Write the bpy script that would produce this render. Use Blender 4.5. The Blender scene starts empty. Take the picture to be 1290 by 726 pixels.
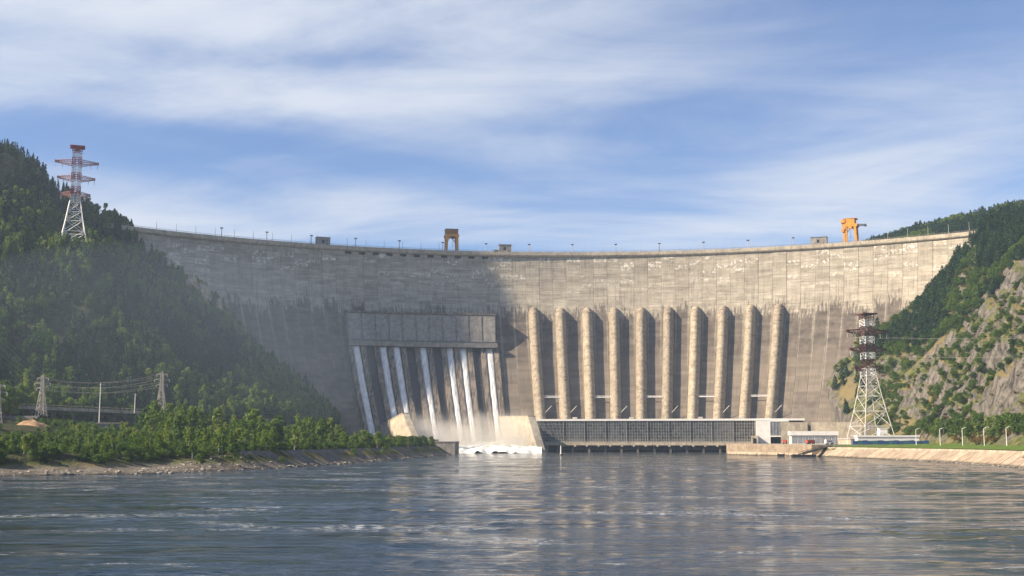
import bpy, math, random
import numpy as np
from math import radians, sin, cos, pi, atan2, hypot
random.seed(7); rng = np.random.default_rng(7)
S = bpy.context.scene
COL = S.collection
# ------------------------------------------------------------------ camera, sky, sun, exposure
FPX = 1500.0; TILT = math.atan(192/1500); CAMH = 10.2
cam = bpy.data.cameras.new('camera'); camo = bpy.data.objects.new('camera', cam); COL.objects.link(camo)
cam.sensor_width = 36; cam.lens = 36*FPX/1290; cam.clip_start = 0.5; cam.clip_end = 60000
camo.location = (0, 0, CAMH); camo.rotation_euler = (pi/2+TILT, 0, 0)
S.camera = camo
SUN_EL = radians(34); SUN_A = radians(15)       # sun stands to the left, 15 degrees behind the camera plane
SDIR = (-cos(SUN_EL)*cos(SUN_A), -cos(SUN_EL)*sin(SUN_A), sin(SUN_EL))
sun = bpy.data.lights.new('sun', 'SUN'); sun.energy = 5.0; sun.angle = radians(0.53); sun.color = (1, .83, .62)
suno = bpy.data.objects.new('sun', sun); COL.objects.link(suno)
from mathutils import Vector
suno.rotation_euler = Vector(SDIR).to_track_quat('Z', 'Y').to_euler(); suno.location = (-800, -300, 700)
S.render.engine = 'CYCLES'
S.cycles.use_denoising = True
S.cycles.max_bounces = 6; S.cycles.diffuse_bounces = 1; S.cycles.glossy_bounces = 3
S.cycles.transmission_bounces = 3; S.cycles.transparent_max_bounces = 6; S.cycles.volume_bounces = 1
S.view_settings.view_transform = 'Standard'; S.view_settings.look = 'None'
S.view_settings.exposure = 1.22; S.view_settings.gamma = 1; S.view_settings.use_curve_mapping = False

class NT:
    """small node-tree writer"""
    def __init__(s, tree): s.t = tree; s.n = tree.nodes; s.l = tree.links
    def add(s, typ, ins=None, **kw):
        nd = s.n.new(typ)
        for k, v in kw.items(): setattr(nd, k, v)
        for k, v in (ins or {}).items(): s.put(nd, k, v)
        return nd
    def put(s, nd, k, v):
        i = nd.inputs[k]
        if isinstance(v, bpy.types.NodeSocket): s.l.new(v, i)
        elif isinstance(v, bpy.types.Node): s.l.new(v.outputs[0], i)
        else: i.default_value = v
    def m(s, op, a, b=None, c=None, clamp=False):
        nd = s.add('ShaderNodeMath', operation=op, use_clamp=clamp)
        for k, v in enumerate((a, b, c)):
            if v is not None: s.put(nd, k, v)
        return nd.outputs[0]
    def ss(s, v, lo, hi, a=0.0, b=1.0):
        nd = s.add('ShaderNodeMapRange', {'Value': v, 'From Min': lo, 'From Max': hi, 'To Min': a, 'To Max': b}, interpolation_type='SMOOTHSTEP')
        return nd.outputs[0]
    def mix(s, f, a, b, bt='MIX'):
        nd = s.add('ShaderNodeMix', data_type='RGBA', blend_type=bt)
        for k, v in ((0, f), (6, a), (7, b)):
            if isinstance(v, (tuple, list)) and len(v) == 3: v = (*v, 1)
            s.put(nd, k, v)
        return nd.outputs[2]
    def noise(s, vec, scale=1, detail=4, rough=.55, dist=0, dim='3D'):
        return s.add('ShaderNodeTexNoise', {'Vector': vec, 'Scale': scale, 'Detail': detail, 'Roughness': rough, 'Distortion': dist}, noise_dimensions=dim).outputs[0]
    def mapv(s, vec, scale=(1, 1, 1), loc=(0, 0, 0), rot=(0, 0, 0)):
        return s.add('ShaderNodeMapping', {'Vector': vec, 'Scale': scale, 'Location': loc, 'Rotation': rot}).outputs[0]

w = bpy.data.worlds.new('World'); S.world = w; w.use_nodes = True
w.node_tree.nodes.clear(); k = NT(w.node_tree)
sky = k.add('ShaderNodeTexSky', sky_type='NISHITA', sun_disc=False, sun_elevation=SUN_EL,
            sun_rotation=atan2(SDIR[0], SDIR[1]) % (2*pi), altitude=900, air_density=1.0, dust_density=0.3, ozone_density=2.2)
tc = k.add('ShaderNodeTexCoord').outputs['Generated']
sp = k.add('ShaderNodeSeparateXYZ', {0: tc})
zz = k.m('ADD', k.m('MAXIMUM', sp.outputs[2], 0.0), 0.16)
px_ = k.m('DIVIDE', sp.outputs[0], zz); py_ = k.m('DIVIDE', sp.outputs[1], zz)
pv = k.add('ShaderNodeCombineXYZ', {0: px_, 1: py_, 2: 0.0}).outputs[0]
n1 = k.noise(k.mapv(pv, (.40, .80, 1), (3.1, .7, 0), (0, 0, .38)), 1.15, 8, .60, .9)
n2 = k.noise(k.mapv(pv, (.46, 1.05, 1), (7, 2, 0), (0, 0, .55)), 2.0, 8, .64, 1.5)
n3 = k.noise(k.mapv(pv, (.5, .9, 1), (1, 5, 0), (0, 0, .1)), .5, 2, .5, .2)
def blob(cx, cz, rx, rz, slope, amp):
    ux = k.m('SUBTRACT', sp.outputs[0], cx)
    uz = k.m('SUBTRACT', k.m('SUBTRACT', sp.outputs[2], cz), k.m('MULTIPLY', ux, slope))
    q = k.m('ADD', k.m('POWER', k.m('ABSOLUTE', k.m('DIVIDE', ux, rx)), 2.0), k.m('POWER', k.m('ABSOLUTE', k.m('DIVIDE', uz, rz)), 2.0))
    return k.m('MULTIPLY', k.m('POWER', 2.718, k.m('MULTIPLY', q, -1.0)), amp)
bias = k.m('ADD', k.m('MULTIPLY', n1, .62), k.m('MULTIPLY', n2, .36))
bias = k.m('ADD', bias, k.m('MULTIPLY', n3, .14))
for b in ((.30, .215, .17, .040, .24, .17), (-.32, .335, .26, .030, .05, .15), (-.22, .272, .3, .018, .06, .12), (-.05, .300, .2, .02, .02, .07),
          (.32, .345, .20, .040, -.05, -.15), (-.20, .308, .16, .011, .0, -.10), (-.28, .235, .22, .018, .02, -.04), (.12, .265, .10, .020, .05, -.06),
          (-.1, .195, .16, .016, -.05, .12), (.02, .35, .12, .03, .1, .05), (.08, .168, .5, .014, 0, .13), (-.36, .17, .08, .02, 0, .08), (.36, .29, .12, .02, .2, .06)):
    bias = k.m('ADD', bias, blob(*b))
cl = k.ss(bias, .43, .82)
cl = k.m('POWER', cl, 1.15)
skyc = k.mix(1.0, sky.outputs[0], (.84, .93, 1.14), 'MULTIPLY')
skyc = k.mix(k.m('MULTIPLY', cl, .86, clamp=True), skyc, (6.6, 6.8, 7.2))
bg = k.add('ShaderNodeBackground', {'Color': skyc, 'Strength': 0.057})
k.l.new(bg.outputs[0], k.add('ShaderNodeOutputWorld').inputs[0])

# ------------------------------------------------------------------ helpers
def at(x, y, Y):
    """point at depth Y metres for a spot measured in the survey photograph"""
    cx = (x-645)/FPX; cz = (363-y)/FPX
    d = (cx, cos(TILT)-cz*sin(TILT), sin(TILT)+cz*cos(TILT)); q = Y/d[1]
    return Vector((d[0]*q, Y, CAMH+d[2]*q))
def X_(x, Y): return (x-645)/FPX*Y*1.0  # lateral metres near the horizon line
def Z_(y, Y): return at(645, y, Y).z

MATS = {}
def mat(name, fn=None, col=None, rough=.8, metal=0, spec=.3, var=.12, vscale=.15, bump=0, bscale=2):
    if name in MATS: return MATS[name]
    m = bpy.data.materials.new(name); m.use_nodes = True; m.node_tree.nodes.clear(); q = NT(m.node_tree)
    out = q.add('ShaderNodeOutputMaterial'); p = q.add('ShaderNodeBsdfPrincipled')
    p.inputs['Roughness'].default_value = rough; p.inputs['Metallic'].default_value = metal
    p.inputs['Specular IOR Level'].default_value = spec
    q.l.new(p.outputs[0], out.inputs[0])
    if fn: fn(q, p, out)
    else:
        g = q.add('ShaderNodeNewGeometry').outputs['Position']
        n = q.noise(g, vscale, 5, .65); n_b = q.noise(q.mapv(g, (1.5, 1.5, .12)), vscale*4, 3, .6)
        f = q.m('ADD', q.m('MULTIPLY', n, .6), q.m('MULTIPLY', n_b, .4))
        c0 = tuple(max(0, c*(1-2.2*var)) for c in col); c1 = tuple(min(1, c*(1+1.4*var)) for c in col)
        q.put(p, 'Base Color', q.mix(q.ss(f, .3, .7), c0, c1))
        if bump:
            b = q.add('ShaderNodeBump', {'Height': q.noise(g, bscale, 4, .6), 'Strength': bump, 'Distance': .3})
            q.l.new(b.outputs[0], p.inputs['Normal'])
    MATS[name] = m; return m

class MB:
    def __init__(s): s.v = []; s.f = []
    def box(s, c, d, ax=None):
        """box centred at c, full size d, optional local axes (ex,ey,ez)"""
        c = Vector(c); ex, ey, ez = ax or (Vector((1, 0, 0)), Vector((0, 1, 0)), Vector((0, 0, 1)))
        i = len(s.v)
        for a in (-.5, .5):
            for b in (-.5, .5):
                for e in (-.5, .5): s.v.append(tuple(c+ex*(a*d[0])+ey*(b*d[1])+ez*(e*d[2])))
        for q in ((0, 1, 3, 2), (4, 6, 7, 5), (0, 4, 5, 1), (2, 3, 7, 6), (0, 2, 6, 4), (1, 5, 7, 3)): s.f.append(tuple(i+j for j in q))
        return s
    def hexa(s, pts):
        """8 points: bottom ring of 4, top ring of 4"""
        i = len(s.v); s.v += [tuple(p) for p in pts]
        for q in ((0, 3, 2, 1), (4, 5, 6, 7), (0, 1, 5, 4), (1, 2, 6, 5), (2, 3, 7, 6), (3, 0, 4, 7)): s.f.append(tuple(i+j for j in q))
        return s
    def bar(s, a, b, r, n=4, r2=None):
        a = Vector(a); b = Vector(b); d = b-a
        if d.length < 1e-6: return s
        d.normalize(); u = d.orthogonal().normalized() if abs(d.z) < .99 else Vector((1, 0, 0)); u = (u-d*u.dot(d)).normalized(); v = d.cross(u)
        i = len(s.v); r2 = r if r2 is None else r2
        for p, rr in ((a, r), (b, r2)):
            for j in range(n):
                t = 2*pi*(j+.5)/n; s.v.append(tuple(p+u*(rr*cos(t))+v*(rr*sin(t))))
        for j in range(n): s.f.append((i+j, i+(j+1) % n, i+n+(j+1) % n, i+n+j))
        s.f.append(tuple(i+n-1-j for j in range(n))); s.f.append(tuple(i+n+j for j in range(n)))
        return s
    def path(s, pts, r, n=4):
        for a, b in zip(pts[:-1], pts[1:]): s.bar(a, b, r, n)
        return s
    def prism(s, poly, z0, z1):
        i = len(s.v); n = len(poly)
        s.v += [(x, y, z0) for x, y in poly]+[(x, y, z1) for x, y in poly]
        for j in range(n): s.f.append((i+j, i+(j+1) % n, i+n+(j+1) % n, i+n+j))
        s.f.append(tuple(i+n-1-j for j in range(n))); s.f.append(tuple(i+n+j for j in range(n)))
        return s
    def mesh(s, name, m, smooth=False):
        me = bpy.data.meshes.new(name); me.from_pydata(s.v, [], s.f); me.validate()
        import bmesh
        bm = bmesh.new(); bm.from_mesh(me); bmesh.ops.recalc_face_normals(bm, faces=bm.faces); bm.to_mesh(me); bm.free()
        if m: me.materials.append(m)
        if smooth:
            for p in me.polygons: p.use_smooth = True
        return me
    def build(s, name, m, parent=None, smooth=False):
        return link(name, s.mesh(name, m, smooth), parent)
def link(name, me, parent=None):
    o = bpy.data.objects.new(name, me); COL.objects.link(o)
    if parent: o.parent = parent
    return o
def empty(name, loc=(0, 0, 0), rz=0):
    o = bpy.data.objects.new(name, None); COL.objects.link(o); o.location = loc; o.rotation_euler = (0, 0, rz); return o
def tag(o, label=None, cat=None, group=None, kind=None):
    for a, v in (('label', label), ('category', cat), ('group', group), ('kind', kind)):
        if v: o[a] = v
    return o
def copy_tree(o, parent=None):
    c = o.copy(); COL.objects.link(c); c.parent = parent
    for ch in KIDS.get(o.name, []): copy_tree(bpy.data.objects[ch], c)
    return c
KIDS = {}
def freeze(o):
    """remember a prototype's children for copy_tree"""
    KIDS[o.name] = [c.name for c in o.children]
    for c in o.children: freeze(c)
def npmesh(name, V, F, m=None, smooth=True):
    me = bpy.data.meshes.new(name); V = np.asarray(V, np.float32); F = np.asarray(F, np.int32)
    me.vertices.add(len(V)); me.vertices.foreach_set('co', V.ravel())
    n = F.shape[1]; me.loops.add(F.size); me.loops.foreach_set('vertex_index', F.ravel())
    me.polygons.add(len(F)); me.polygons.foreach_set('loop_start', np.arange(0, F.size, n, dtype=np.int32))
    me.polygons.foreach_set('use_smooth', np.full(len(F), smooth))
    me.update(calc_edges=True)
    if m: me.materials.append(m)
    return me

# value noise in numpy
_P = rng.random((256, 256))
def vn(x, y):
    xi = np.floor(x).astype(int); yi = np.floor(y).astype(int); fx = x-xi; fy = y-yi
    fx = fx*fx*(3-2*fx); fy = fy*fy*(3-2*fy)
    a = _P[xi & 255, yi & 255]; b = _P[(xi+1) & 255, yi & 255]; c = _P[xi & 255, (yi+1) & 255]; d = _P[(xi+1) & 255, (yi+1) & 255]
    return (a*(1-fx)+b*fx)*(1-fy)+(c*(1-fx)+d*fx)*fy
def fbm(x, y, o=4, ridged=False):
    t = 0; A = .5; n = 0
    for i in range(o):
        q = vn(x+17.3*i, y-9.1*i); q = 1-abs(2*q-1) if ridged else q
        t = t+A*q; n += A; A *= .5; x = x*2.03; y = y*2.03
    return t/n
# ------------------------------------------------------------------ dam geometry functions
DC = (55.5, 587.0); DR = 606.5
DZ = [-12, 0, 30, 60, 100, 135, 160, 180, 200]; DD = [131, 120, 92, 66, 36, 15, 6, 2, 0]
def dset(z): return float(np.interp(z, DZ, DD))
def dpt(th, d, z):
    t = radians(th); r = DR-d
    return Vector((DC[0]+r*sin(t), DC[1]+r*cos(t), z))
# smooth profile rows
ZR = list(np.linspace(-12, 194, 52))
_dd = np.interp(ZR, DZ, DD); _ker = np.array([1, 2, 3, 2, 1.])/9
_pad = np.r_[2*_dd[0]-_dd[2:0:-1], _dd, np.array([0, 0])]; _ds = np.convolve(_pad, _ker, 'valid')
_ds[0] = _dd[0]
def dsm(z): return float(np.interp(z, ZR, _ds))

# ------------------------------------------------------------------ terrain height
def tps(pts):
    P = np.array(pts, float); xy = P[:, :2]/200.; n = len(P)
    def U(r2): return r2*np.log(r2+1e-9)
    K = U(((xy[:, None]-xy[None])**2).sum(-1))+np.eye(n)*.02
    A = np.zeros((n+3, n+3)); A[:n, :n] = K; A[:n, n] = 1; A[:n, n+1:] = xy; A[n, :n] = 1; A[n+1:, :n] = xy.T
    s = np.linalg.solve(A, np.r_[P[:, 2], 0, 0, 0])
    def f(x, y):
        x = np.asarray(x, float)/200.; y = np.asarray(y, float)/200.
        z = s[n]+s[n+1]*x+s[n+2]*y
        for i in range(n): z = z+s[i]*U((x-xy[i, 0])**2+(y-xy[i, 1])**2)
        return z
    return f
LEFT = tps([(-120, 450, 6), (-170, 450, 7), (-230, 450, 12), (-150, 550, 9), (-210, 560, 12), (-120, 650, 9), (-200, 650, 14), (-260, 680, 18), (-130, 800, 11), (-180, 800, 16),
    (-240, 800, 26), (-310, 740, 34), (-300, 600, 28), (-150, 1000, 26), (-110, 930, 9), (-110, 1000, 10), (-150, 1059, 26), (-177, 1000, 44), (-216, 1079, 78), (-234, 1078, 90),
    (-273, 1083, 134), (-312, 1064, 161), (-345, 1042, 190), (-250, 1000, 105), (-300, 1000, 138), (-337, 1010, 175), (-331, 900, 146), (-260, 900, 88), (-370, 860, 146),
    (-300, 850, 98), (-360, 800, 104), (-340, 760, 68), (-382, 980, 197), (-421, 980, 240), (-400, 900, 184), (-370, 905, 166), (-450, 1100, 235), (-500, 1300, 225), (-380, 1150, 196),
    (-380, 1300, 170), (-600, 1300, 260), (-520, 900, 255), (-500, 750, 125), (-520, 600, 75), (-420, 600, 52), (-450, 450, 45), (-330, 450, 30), (-600, 300, 70), (-300, 250, 20),
    (-200, 900, 40), (-230, 950, 72), (-600, 750, 140), (-700, 500, 120), (-620, 1100, 280)])
RIGHT = tps([(285, 500, 7), (285, 600, 8), (283, 750, 8), (275, 880, 9), (262, 980, 12), (262, 1056, 26), (281, 1081, 60), (304, 1098, 94), (341, 1094, 114), (370, 1091, 136),
    (401, 1081, 168), (423, 1069, 196), (322, 750, 45), (350, 750, 75), (387, 900, 118), (340, 900, 72), (310, 900, 36), (310, 750, 28), (330, 600, 40), (380, 600, 90), (430, 1000, 170),
    (380, 1000, 118), (330, 1000, 68), (300, 1000, 42), (447, 1040, 194), (480, 1040, 212), (450, 900, 168), (450, 700, 140), (520, 900, 215), (550, 600, 190), (500, 400, 130), (350, 400, 40),
    (560, 1150, 232), (450, 1150, 206), (400, 1350, 218), (490, 1350, 244), (590, 1350, 264), (370, 1250, 180), (650, 1000, 260), (700, 600, 230), (275, 400, 8)])
LSY = [-400, 250, 300, 347, 372, 446, 520, 708, 865, 880, 890, 1200]; LSX = [-260, -190, -168, -147, -109, -87, -74, -56, -42, -44, -84, -84]
RSY = [-400, 300, 400, 446, 500, 557, 620, 700, 742, 765, 865, 1040, 1200]; RSX = [300, 250, 200, 190, 197.5, 204, 203, 200, 198, 191, 155, 186, 186]
def sdl(x, y): return np.interp(y, LSY, LSX)-x
def sdr(x, y): return x-np.interp(y, RSY, RSX)
def lin(s, xs, ys): return np.interp(s, xs, ys)
def height(x, y):
    x = np.asarray(x, float); y = np.asarray(y, float)
    # left bank
    s = sdl(x, y)+(vn(x/9., y/9.)-.5)*3*(y < 860)
    beach = lin(s, [-30, -3, 0, 4, 20, 32], [-5, -1.5, 0, .5, 1.7, 6]); rev = lin(s, [-30, -3, 0, 4, 10.5], [-5, -1.5, 0, .9, 6])
    tb = np.clip((y-400)/40., 0, 1); bank = beach*(1-tb)+rev*tb
    bank = np.where(y > 885, lin(s, [-20, -1, 0, 2], [-5, -5, 6, 6]), bank)
    hl = np.clip(LEFT(x, y), 6, 330)+((fbm(x/38., y/38., 4)-.5)*9+(fbm((x+y*.35)/62.+7, (y-x*.2)/95., 3)-.5)*52*np.clip((1040-y)/60., 0, 1)*np.clip((LEFT(x, y)-25)/40., 0, 1))*np.clip((s-70)/80., 0, 1)
    s = s+0*x; zl = np.where(s < 32, np.minimum(bank, 6.0), 6+(hl-6)*np.clip((s-32)/45., 0, 1))
    zl = np.maximum(np.where(s < 26, bank, 0), zl) if False else np.where(s < 32, bank, np.maximum(zl, np.minimum(bank, 6)))
    # unseen high ridge beyond the left edge, shaped to shade the dam's left part
    pk = np.clip(445+2.55*(y-917), 0, 700)*np.exp(-np.abs((x+720)/140.)**2.3)*np.exp(-(np.clip(y-1160, 0, 999)/150.)**2)*(1+.06*(fbm(x/40., y/26., 4)-.5))
    far = 240+160*fbm(x/420.+3, y/420., 3)
    zl = np.where(x < -430, np.maximum(zl, pk), zl)
    tf = np.clip((np.hypot(x+100, y-700)-750)/400., 0, 1)
    zl = np.where(x < -560, np.maximum(zl, far*tf), zl)
    # right bank
    s2 = sdr(x, y)
    flat = np.interp(y, [400, 560, 742, 800, 1200], [5.4, 5.4, 5.6, 7.3, 7.3])
    bank2 = lin(s2, [-25, -3, 0, 9], [-5, -1.5, -.1, 1])*flat-.35
    bank2 = np.where(y > 772, np.where(s2 < 3.5, -5, flat-.1), bank2)
    bank2 = np.where(s2 < 0, np.minimum(bank2, 0)-.2, bank2)
    r = RIGHT(x, y); inl = np.clip((r-10)/30., 0, 1)
    rg = fbm(x/30.+y/60., y/42., 5, True); rg2 = fbm(x/9.+5, y/13., 4, True); gul = fbm((x*.55+y)/46.+9, (x-y*.3)/150., 2, True)
    nearz = np.clip((1010-y)/60., .25, 1)
    r = r+inl*nearz*((rg-.62)*36+(rg2-.6)*17+(gul-.6)*20)
    zr = np.where((s2 > 40) & (x > 282), np.maximum(flat-.35, np.clip(r, 0, 300)), np.where(s2 > 40, flat-.35, bank2))
    zr = np.where(x > 560, np.maximum(zr, np.minimum(far, 262)*tf), zr)
    z = np.where(x < np.interp(y, [0, 900, 1200], [20, 20, 30]), zl, zr)
    # upstream of the dam: reservoir bed; under the dam and basin keep low
    rr = np.hypot(x-DC[0], y-DC[1]); th = np.degrees(np.arctan2(x-DC[0], y-DC[1]))
    up = (rr > DR+6) & (np.abs(th) < 36) & (y > 587) & ~((x > 365) & (y > 1265))
    z = np.where(up, np.minimum(z, 150), z)
    tw = np.clip(1.6-np.hypot(x+336, y-900)/22., 0, 1); z = z*(1-tw)+150*tw
    inb = (y > 900) & (x > -84) & (x < 186) & (rr < DR+8); z = np.where(inb, np.minimum(z, -5), z)
    return z

# ------------------------------------------------------------------ materials
def terrain_mat(q, p, out):
    g = q.add('ShaderNodeNewGeometry'); pos = g.outputs['Position']; nz = q.add('ShaderNodeSeparateXYZ', {0: g.outputs['Normal']}).outputs[2]
    ps = q.add('ShaderNodeSeparateXYZ', {0: pos})
    a = q.noise(pos, .03, 6, .6); b = q.noise(pos, .22, 5, .65); c = q.noise(q.mapv(pos, (1, 1, .25), (0, 0, 0), (.5, .35, 0)), .35, 6, .7, .6)
    rock = q.mix(q.ss(c, .32, .68), (.044, .042, .039), (.215, .195, .17)); rock = q.mix(q.m('MULTIPLY', q.ss(b, .55, .75), .6), rock, (.15, .112, .08))
    grass = q.mix(q.ss(b, .35, .65), (.05, .075, .02), (.15, .15, .055)); grass = q.mix(q.ss(a, .52, .62), grass, (.20, .16, .075))
    dirt = q.mix(q.ss(b, .3, .7), (.11, .10, .085), (.24, .215, .18))
    f = q.m('ADD', nz, q.m('MULTIPLY', q.m('SUBTRACT', b, .5), .5)); f = q.m('ADD', f, q.m('MULTIPLY', q.m('SUBTRACT', a, .5), .7))
    base = q.mix(q.ss(f, .56, .76), rock, grass)
    low = q.ss(q.m('ADD', ps.outputs[2], q.m('MULTIPLY', b, 1.5)), 2.2, 4.2)
    fl = q.m('MULTIPLY', q.ss(ps.outputs[0], -72.0, -92.0), q.ss(ps.outputs[2], 2.6, 4.2)); base = q.mix(q.m('MULTIPLY', fl, .85), base, q.mix(q.ss(b, .4, .6), (.018, .026, .010), (.055, .06, .03)))  # dark forest litter; on the left bank also painted shade under the trees
    base = q.mix(low, dirt, base)
    wet = q.ss(ps.outputs[2], .05, .55); base = q.mix(wet, q.mix(1., base, (.35, .35, .35), 'MULTIPLY'), base)
    q.put(p, 'Base Color', base)
    bm = q.add('ShaderNodeBump', {'Height': q.m('ADD', c, q.m('MULTIPLY', q.noise(pos, 1.4, 4, .7), .4)), 'Strength': .9, 'Distance': 2.0}); q.l.new(bm.outputs[0], p.inputs['Normal'])
M_TERR = mat('hillside_earth', terrain_mat, rough=.95, spec=.1)

def dam_mat(q, p, out):
    uv = q.add('ShaderNodeUVMap').outputs[0]; s = q.add('ShaderNodeSeparateXYZ', {0: uv}); u = s.outputs[0]; v = s.outputs[1]
    fr = q.m('FRACT', u); ci = q.m('FLOOR', u)
    h1 = q.add('ShaderNodeTexWhiteNoise', {'W': ci}, noise_dimensions='1D').outputs[0]
    h2 = q.add('ShaderNodeTexWhiteNoise', {'W': q.m('ADD', ci, 77.7)}, noise_dimensions='1D').outputs[0]
    uvm = q.add('ShaderNodeCombineXYZ', {0: q.m('MULTIPLY', u, 13.5), 1: v, 2: 0.0}).outputs[0]
    n_big = q.noise(uvm, .02, 4, .6); n_med = q.noise(uvm, .11, 5, .65); n_str = q.noise(q.mapv(uvm, (1, .05, 1)), .42, 4, .65); n_lift = q.noise(q.mapv(uvm, (.10, 1, 1)), .5, 4, .75)
    base = q.mix(q.ss(n_med, .28, .72), (.315, .283, .228), (.485, .44, .36))
    base = q.mix(q.m('MULTIPLY', q.ss(n_lift, .46, .62), .5), base, (.185, .16, .128))
    base = q.mix(q.m('MULTIPLY', q.ss(n_str, .5, .68), .45), base, (.47, .43, .35))
    base = q.mix(q.m('MULTIPLY', q.m('SUBTRACT', h2, .5), .5), base, (.25, .22, .18))
    # dark stained lower blocks, ragged per section; deepened to darken the shadows there
    n_rag = q.noise(q.mapv(uvm, (1, .16, 1)), .55, 4, .7)
    edge = q.m('ADD', q.m('ADD', 133.0, q.m('MULTIPLY', h1, 13.0)), q.m('MULTIPLY', q.m('SUBTRACT', n_rag, .5), 58.0))
    dk = q.ss(q.m('SUBTRACT', edge, v), -3.0, 7.0)
    # pale lime strips that run down along each joint
    jd = q.m('MINIMUM', fr, q.m('SUBTRACT', 1.0, fr))
    jn = q.m('ADD', jd, q.m('MULTIPLY', q.m('SUBTRACT', n_str, .5), .22))
    strip = q.m('SUBTRACT', 1.0, q.ss(jn, .02, .13)); fade = q.ss(q.m('ADD', v, q.m('MULTIPLY', h1, 40.0)), 60.0, 150.0)
    strip = q.m('MULTIPLY', q.m('MULTIPLY', strip, q.m('ADD', q.m('MULTIPLY', fade, .70), .16)), q.ss(h2, .0, .75, .3, 1.0))
    dk2 = q.m('MULTIPLY', dk, q.m('SUBTRACT', 1.0, q.m('MULTIPLY', strip, .95)))
    dcol = q.mix(q.ss(n_med, .3, .7), (.075, .064, .055), (.165, .138, .115)); dcol = q.mix(q.m('MULTIPLY', q.ss(n_lift, .5, .63), .5), dcol, (.10, .085, .075))
    dcol = q.mix(q.m('MULTIPLY', q.ss(v, 105.0, 70.0), q.ss(n_big, .35, .6)), dcol, (.19, .16, .128))
    base = q.mix(q.m('MULTIPLY', dk2, .94), base, dcol)
    n_sk = q.noise(q.mapv(uvm, (1, .018, 1), (3, 0, 0)), 1.3, 5, .7); n_fg = q.noise(uvm, 1.1, 4, .75)
    sk = q.m('MULTIPLY', q.ss(n_sk, .54, .64), q.ss(n_big, .38, .58)); base = q.mix(q.m('MULTIPLY', sk, .78), base, (.10, .085, .072))
    base = q.mix(q.m('MULTIPLY', q.ss(q.noise(q.mapv(uvm, (1, .03, 1), (40, 9, 0)), .9, 4, .7), .66, .72), .5), base, (.25, .13, .06))
    base = q.mix(q.m('MULTIPLY', q.ss(n_fg, .35, .7), .35), base, q.mix(1.0, base, (.55, .55, .55), 'MULTIPLY'))
    # white lime patches in lift-shaped blocks
    cell = q.add('ShaderNodeCombineXYZ', {0: q.m('FLOOR', q.m('MULTIPLY', u, 1.0)), 1: q.m('FLOOR', q.m('DIVIDE', v, 4.5)), 2: 3.0}).outputs[0]
    hc = q.add('ShaderNodeTexWhiteNoise', {'Vector': cell}, noise_dimensions='3D').outputs[0]
    hi = q.m('MULTIPLY', q.ss(v, 150.0, 178.0), q.ss(hc, .70, .78)); nb = q.ss(q.noise(uvm, .30, 3, .7), .48, .60)
    base = q.mix(q.m('MULTIPLY', q.m('MULTIPLY', hi, nb), .75), base, (.72, .69, .62))
    # lift lines and joint lines
    lf = q.m('FRACT', q.m('DIVIDE', v, 3.0)); ll = q.m('ADD', q.ss(lf, .10, .0), q.ss(lf, .90, 1.0)); ll = q.m('MULTIPLY', ll, q.ss(n_med, .40, .62))
    base = q.mix(q.m('MULTIPLY', ll, .45), base, (.15, .13, .11))
    hl = q.m('MULTIPLY', q.m('SUBTRACT', q.add('ShaderNodeTexWhiteNoise', {'Vector': q.add('ShaderNodeCombineXYZ', {0: ci, 1: q.m('FLOOR', q.m('DIVIDE', v, 3.0)), 2: 1.0}).outputs[0]}, noise_dimensions='3D').outputs[0], .5), .30)
    base = q.mix(1.0, base, q.add('ShaderNodeCombineColor', {0: q.m('ADD', 1.0, hl), 1: q.m('ADD', 1.0, hl), 2: q.m('ADD', 1.0, hl)}).outputs[0], 'MULTIPLY')
    q.put(p, 'Base Color', base)
    bm = q.add('ShaderNodeBump', {'Height': q.m('ADD', q.m('MULTIPLY', ll, -.6), n_med), 'Strength': .35, 'Distance': .8}); q.l.new(bm.outputs[0], p.inputs['Normal'])
M_DAM = mat('weathered_dam_concrete', dam_mat, rough=.92, spec=.15)

def chute_mat(q, p, out):
    pos = q.add('ShaderNodeNewGeometry').outputs['Position']
    a = q.noise(q.mapv(pos, (1, .25, .06)), .5, 5, .65); b = q.noise(pos, .2, 4, .6)
    c = q.mix(q.ss(a, .35, .65), (.07, .06, .055), (.25, .21, .165)); c = q.mix(q.m('MULTIPLY', q.ss(b, .5, .7), .5), c, (.35, .29, .22)); q.put(p, 'Base Color', c)
M_PIER = mat('stained_pier_concrete', chute_mat, rough=.85, spec=.2)
M_WETC = mat('wet_chute_concrete', col=(.055, .05, .052), rough=.35, spec=.4, var=.25, vscale=.4)
def pipe_mat(q, p, out):
    pos = q.add('ShaderNodeNewGeometry').outputs['Position']; z = q.add('ShaderNodeSeparateXYZ', {0: pos}).outputs[2]
    a = q.noise(q.mapv(pos, (1, 1, .07)), .5, 5, .7); b = q.noise(q.mapv(pos, (.3, .3, 1)), .35, 5, .7); r = q.add('ShaderNodeObjectInfo').outputs['Random']
    c = q.mix(q.ss(a, .3, .7), (.24, .208, .165), (.43, .38, .305)); c = q.mix(q.m('MULTIPLY', q.ss(b, .50, .62), .65), c, (.15, .12, .09)); c = q.mix(q.m('MULTIPLY', q.ss(q.noise(q.mapv(pos, (1, 1, .02)), 1.1, 4, .7), .52, .62), .5), c, (.13, .105, .085)); c = q.mix(1.0, c, q.mix(r, (.82, .80, .78), (1.1, 1.08, 1.02)), 'MULTIPLY')
    lf = q.m('FRACT', q.m('DIVIDE', q.m('ADD', z, q.m('MULTIPLY', r, 3.0)), 3.2)); c = q.mix(q.m('MULTIPLY', q.ss(lf, .14, .0), .35), c, (.16, .135, .105))
    q.put(p, 'Base Color', c)
M_PIPE = mat('penstock_concrete', pipe_mat, rough=.9, spec=.15)
M_CONC = mat('pale_concrete', col=(.42, .37, .29), rough=.9, spec=.15, var=.2, vscale=.25)
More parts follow.
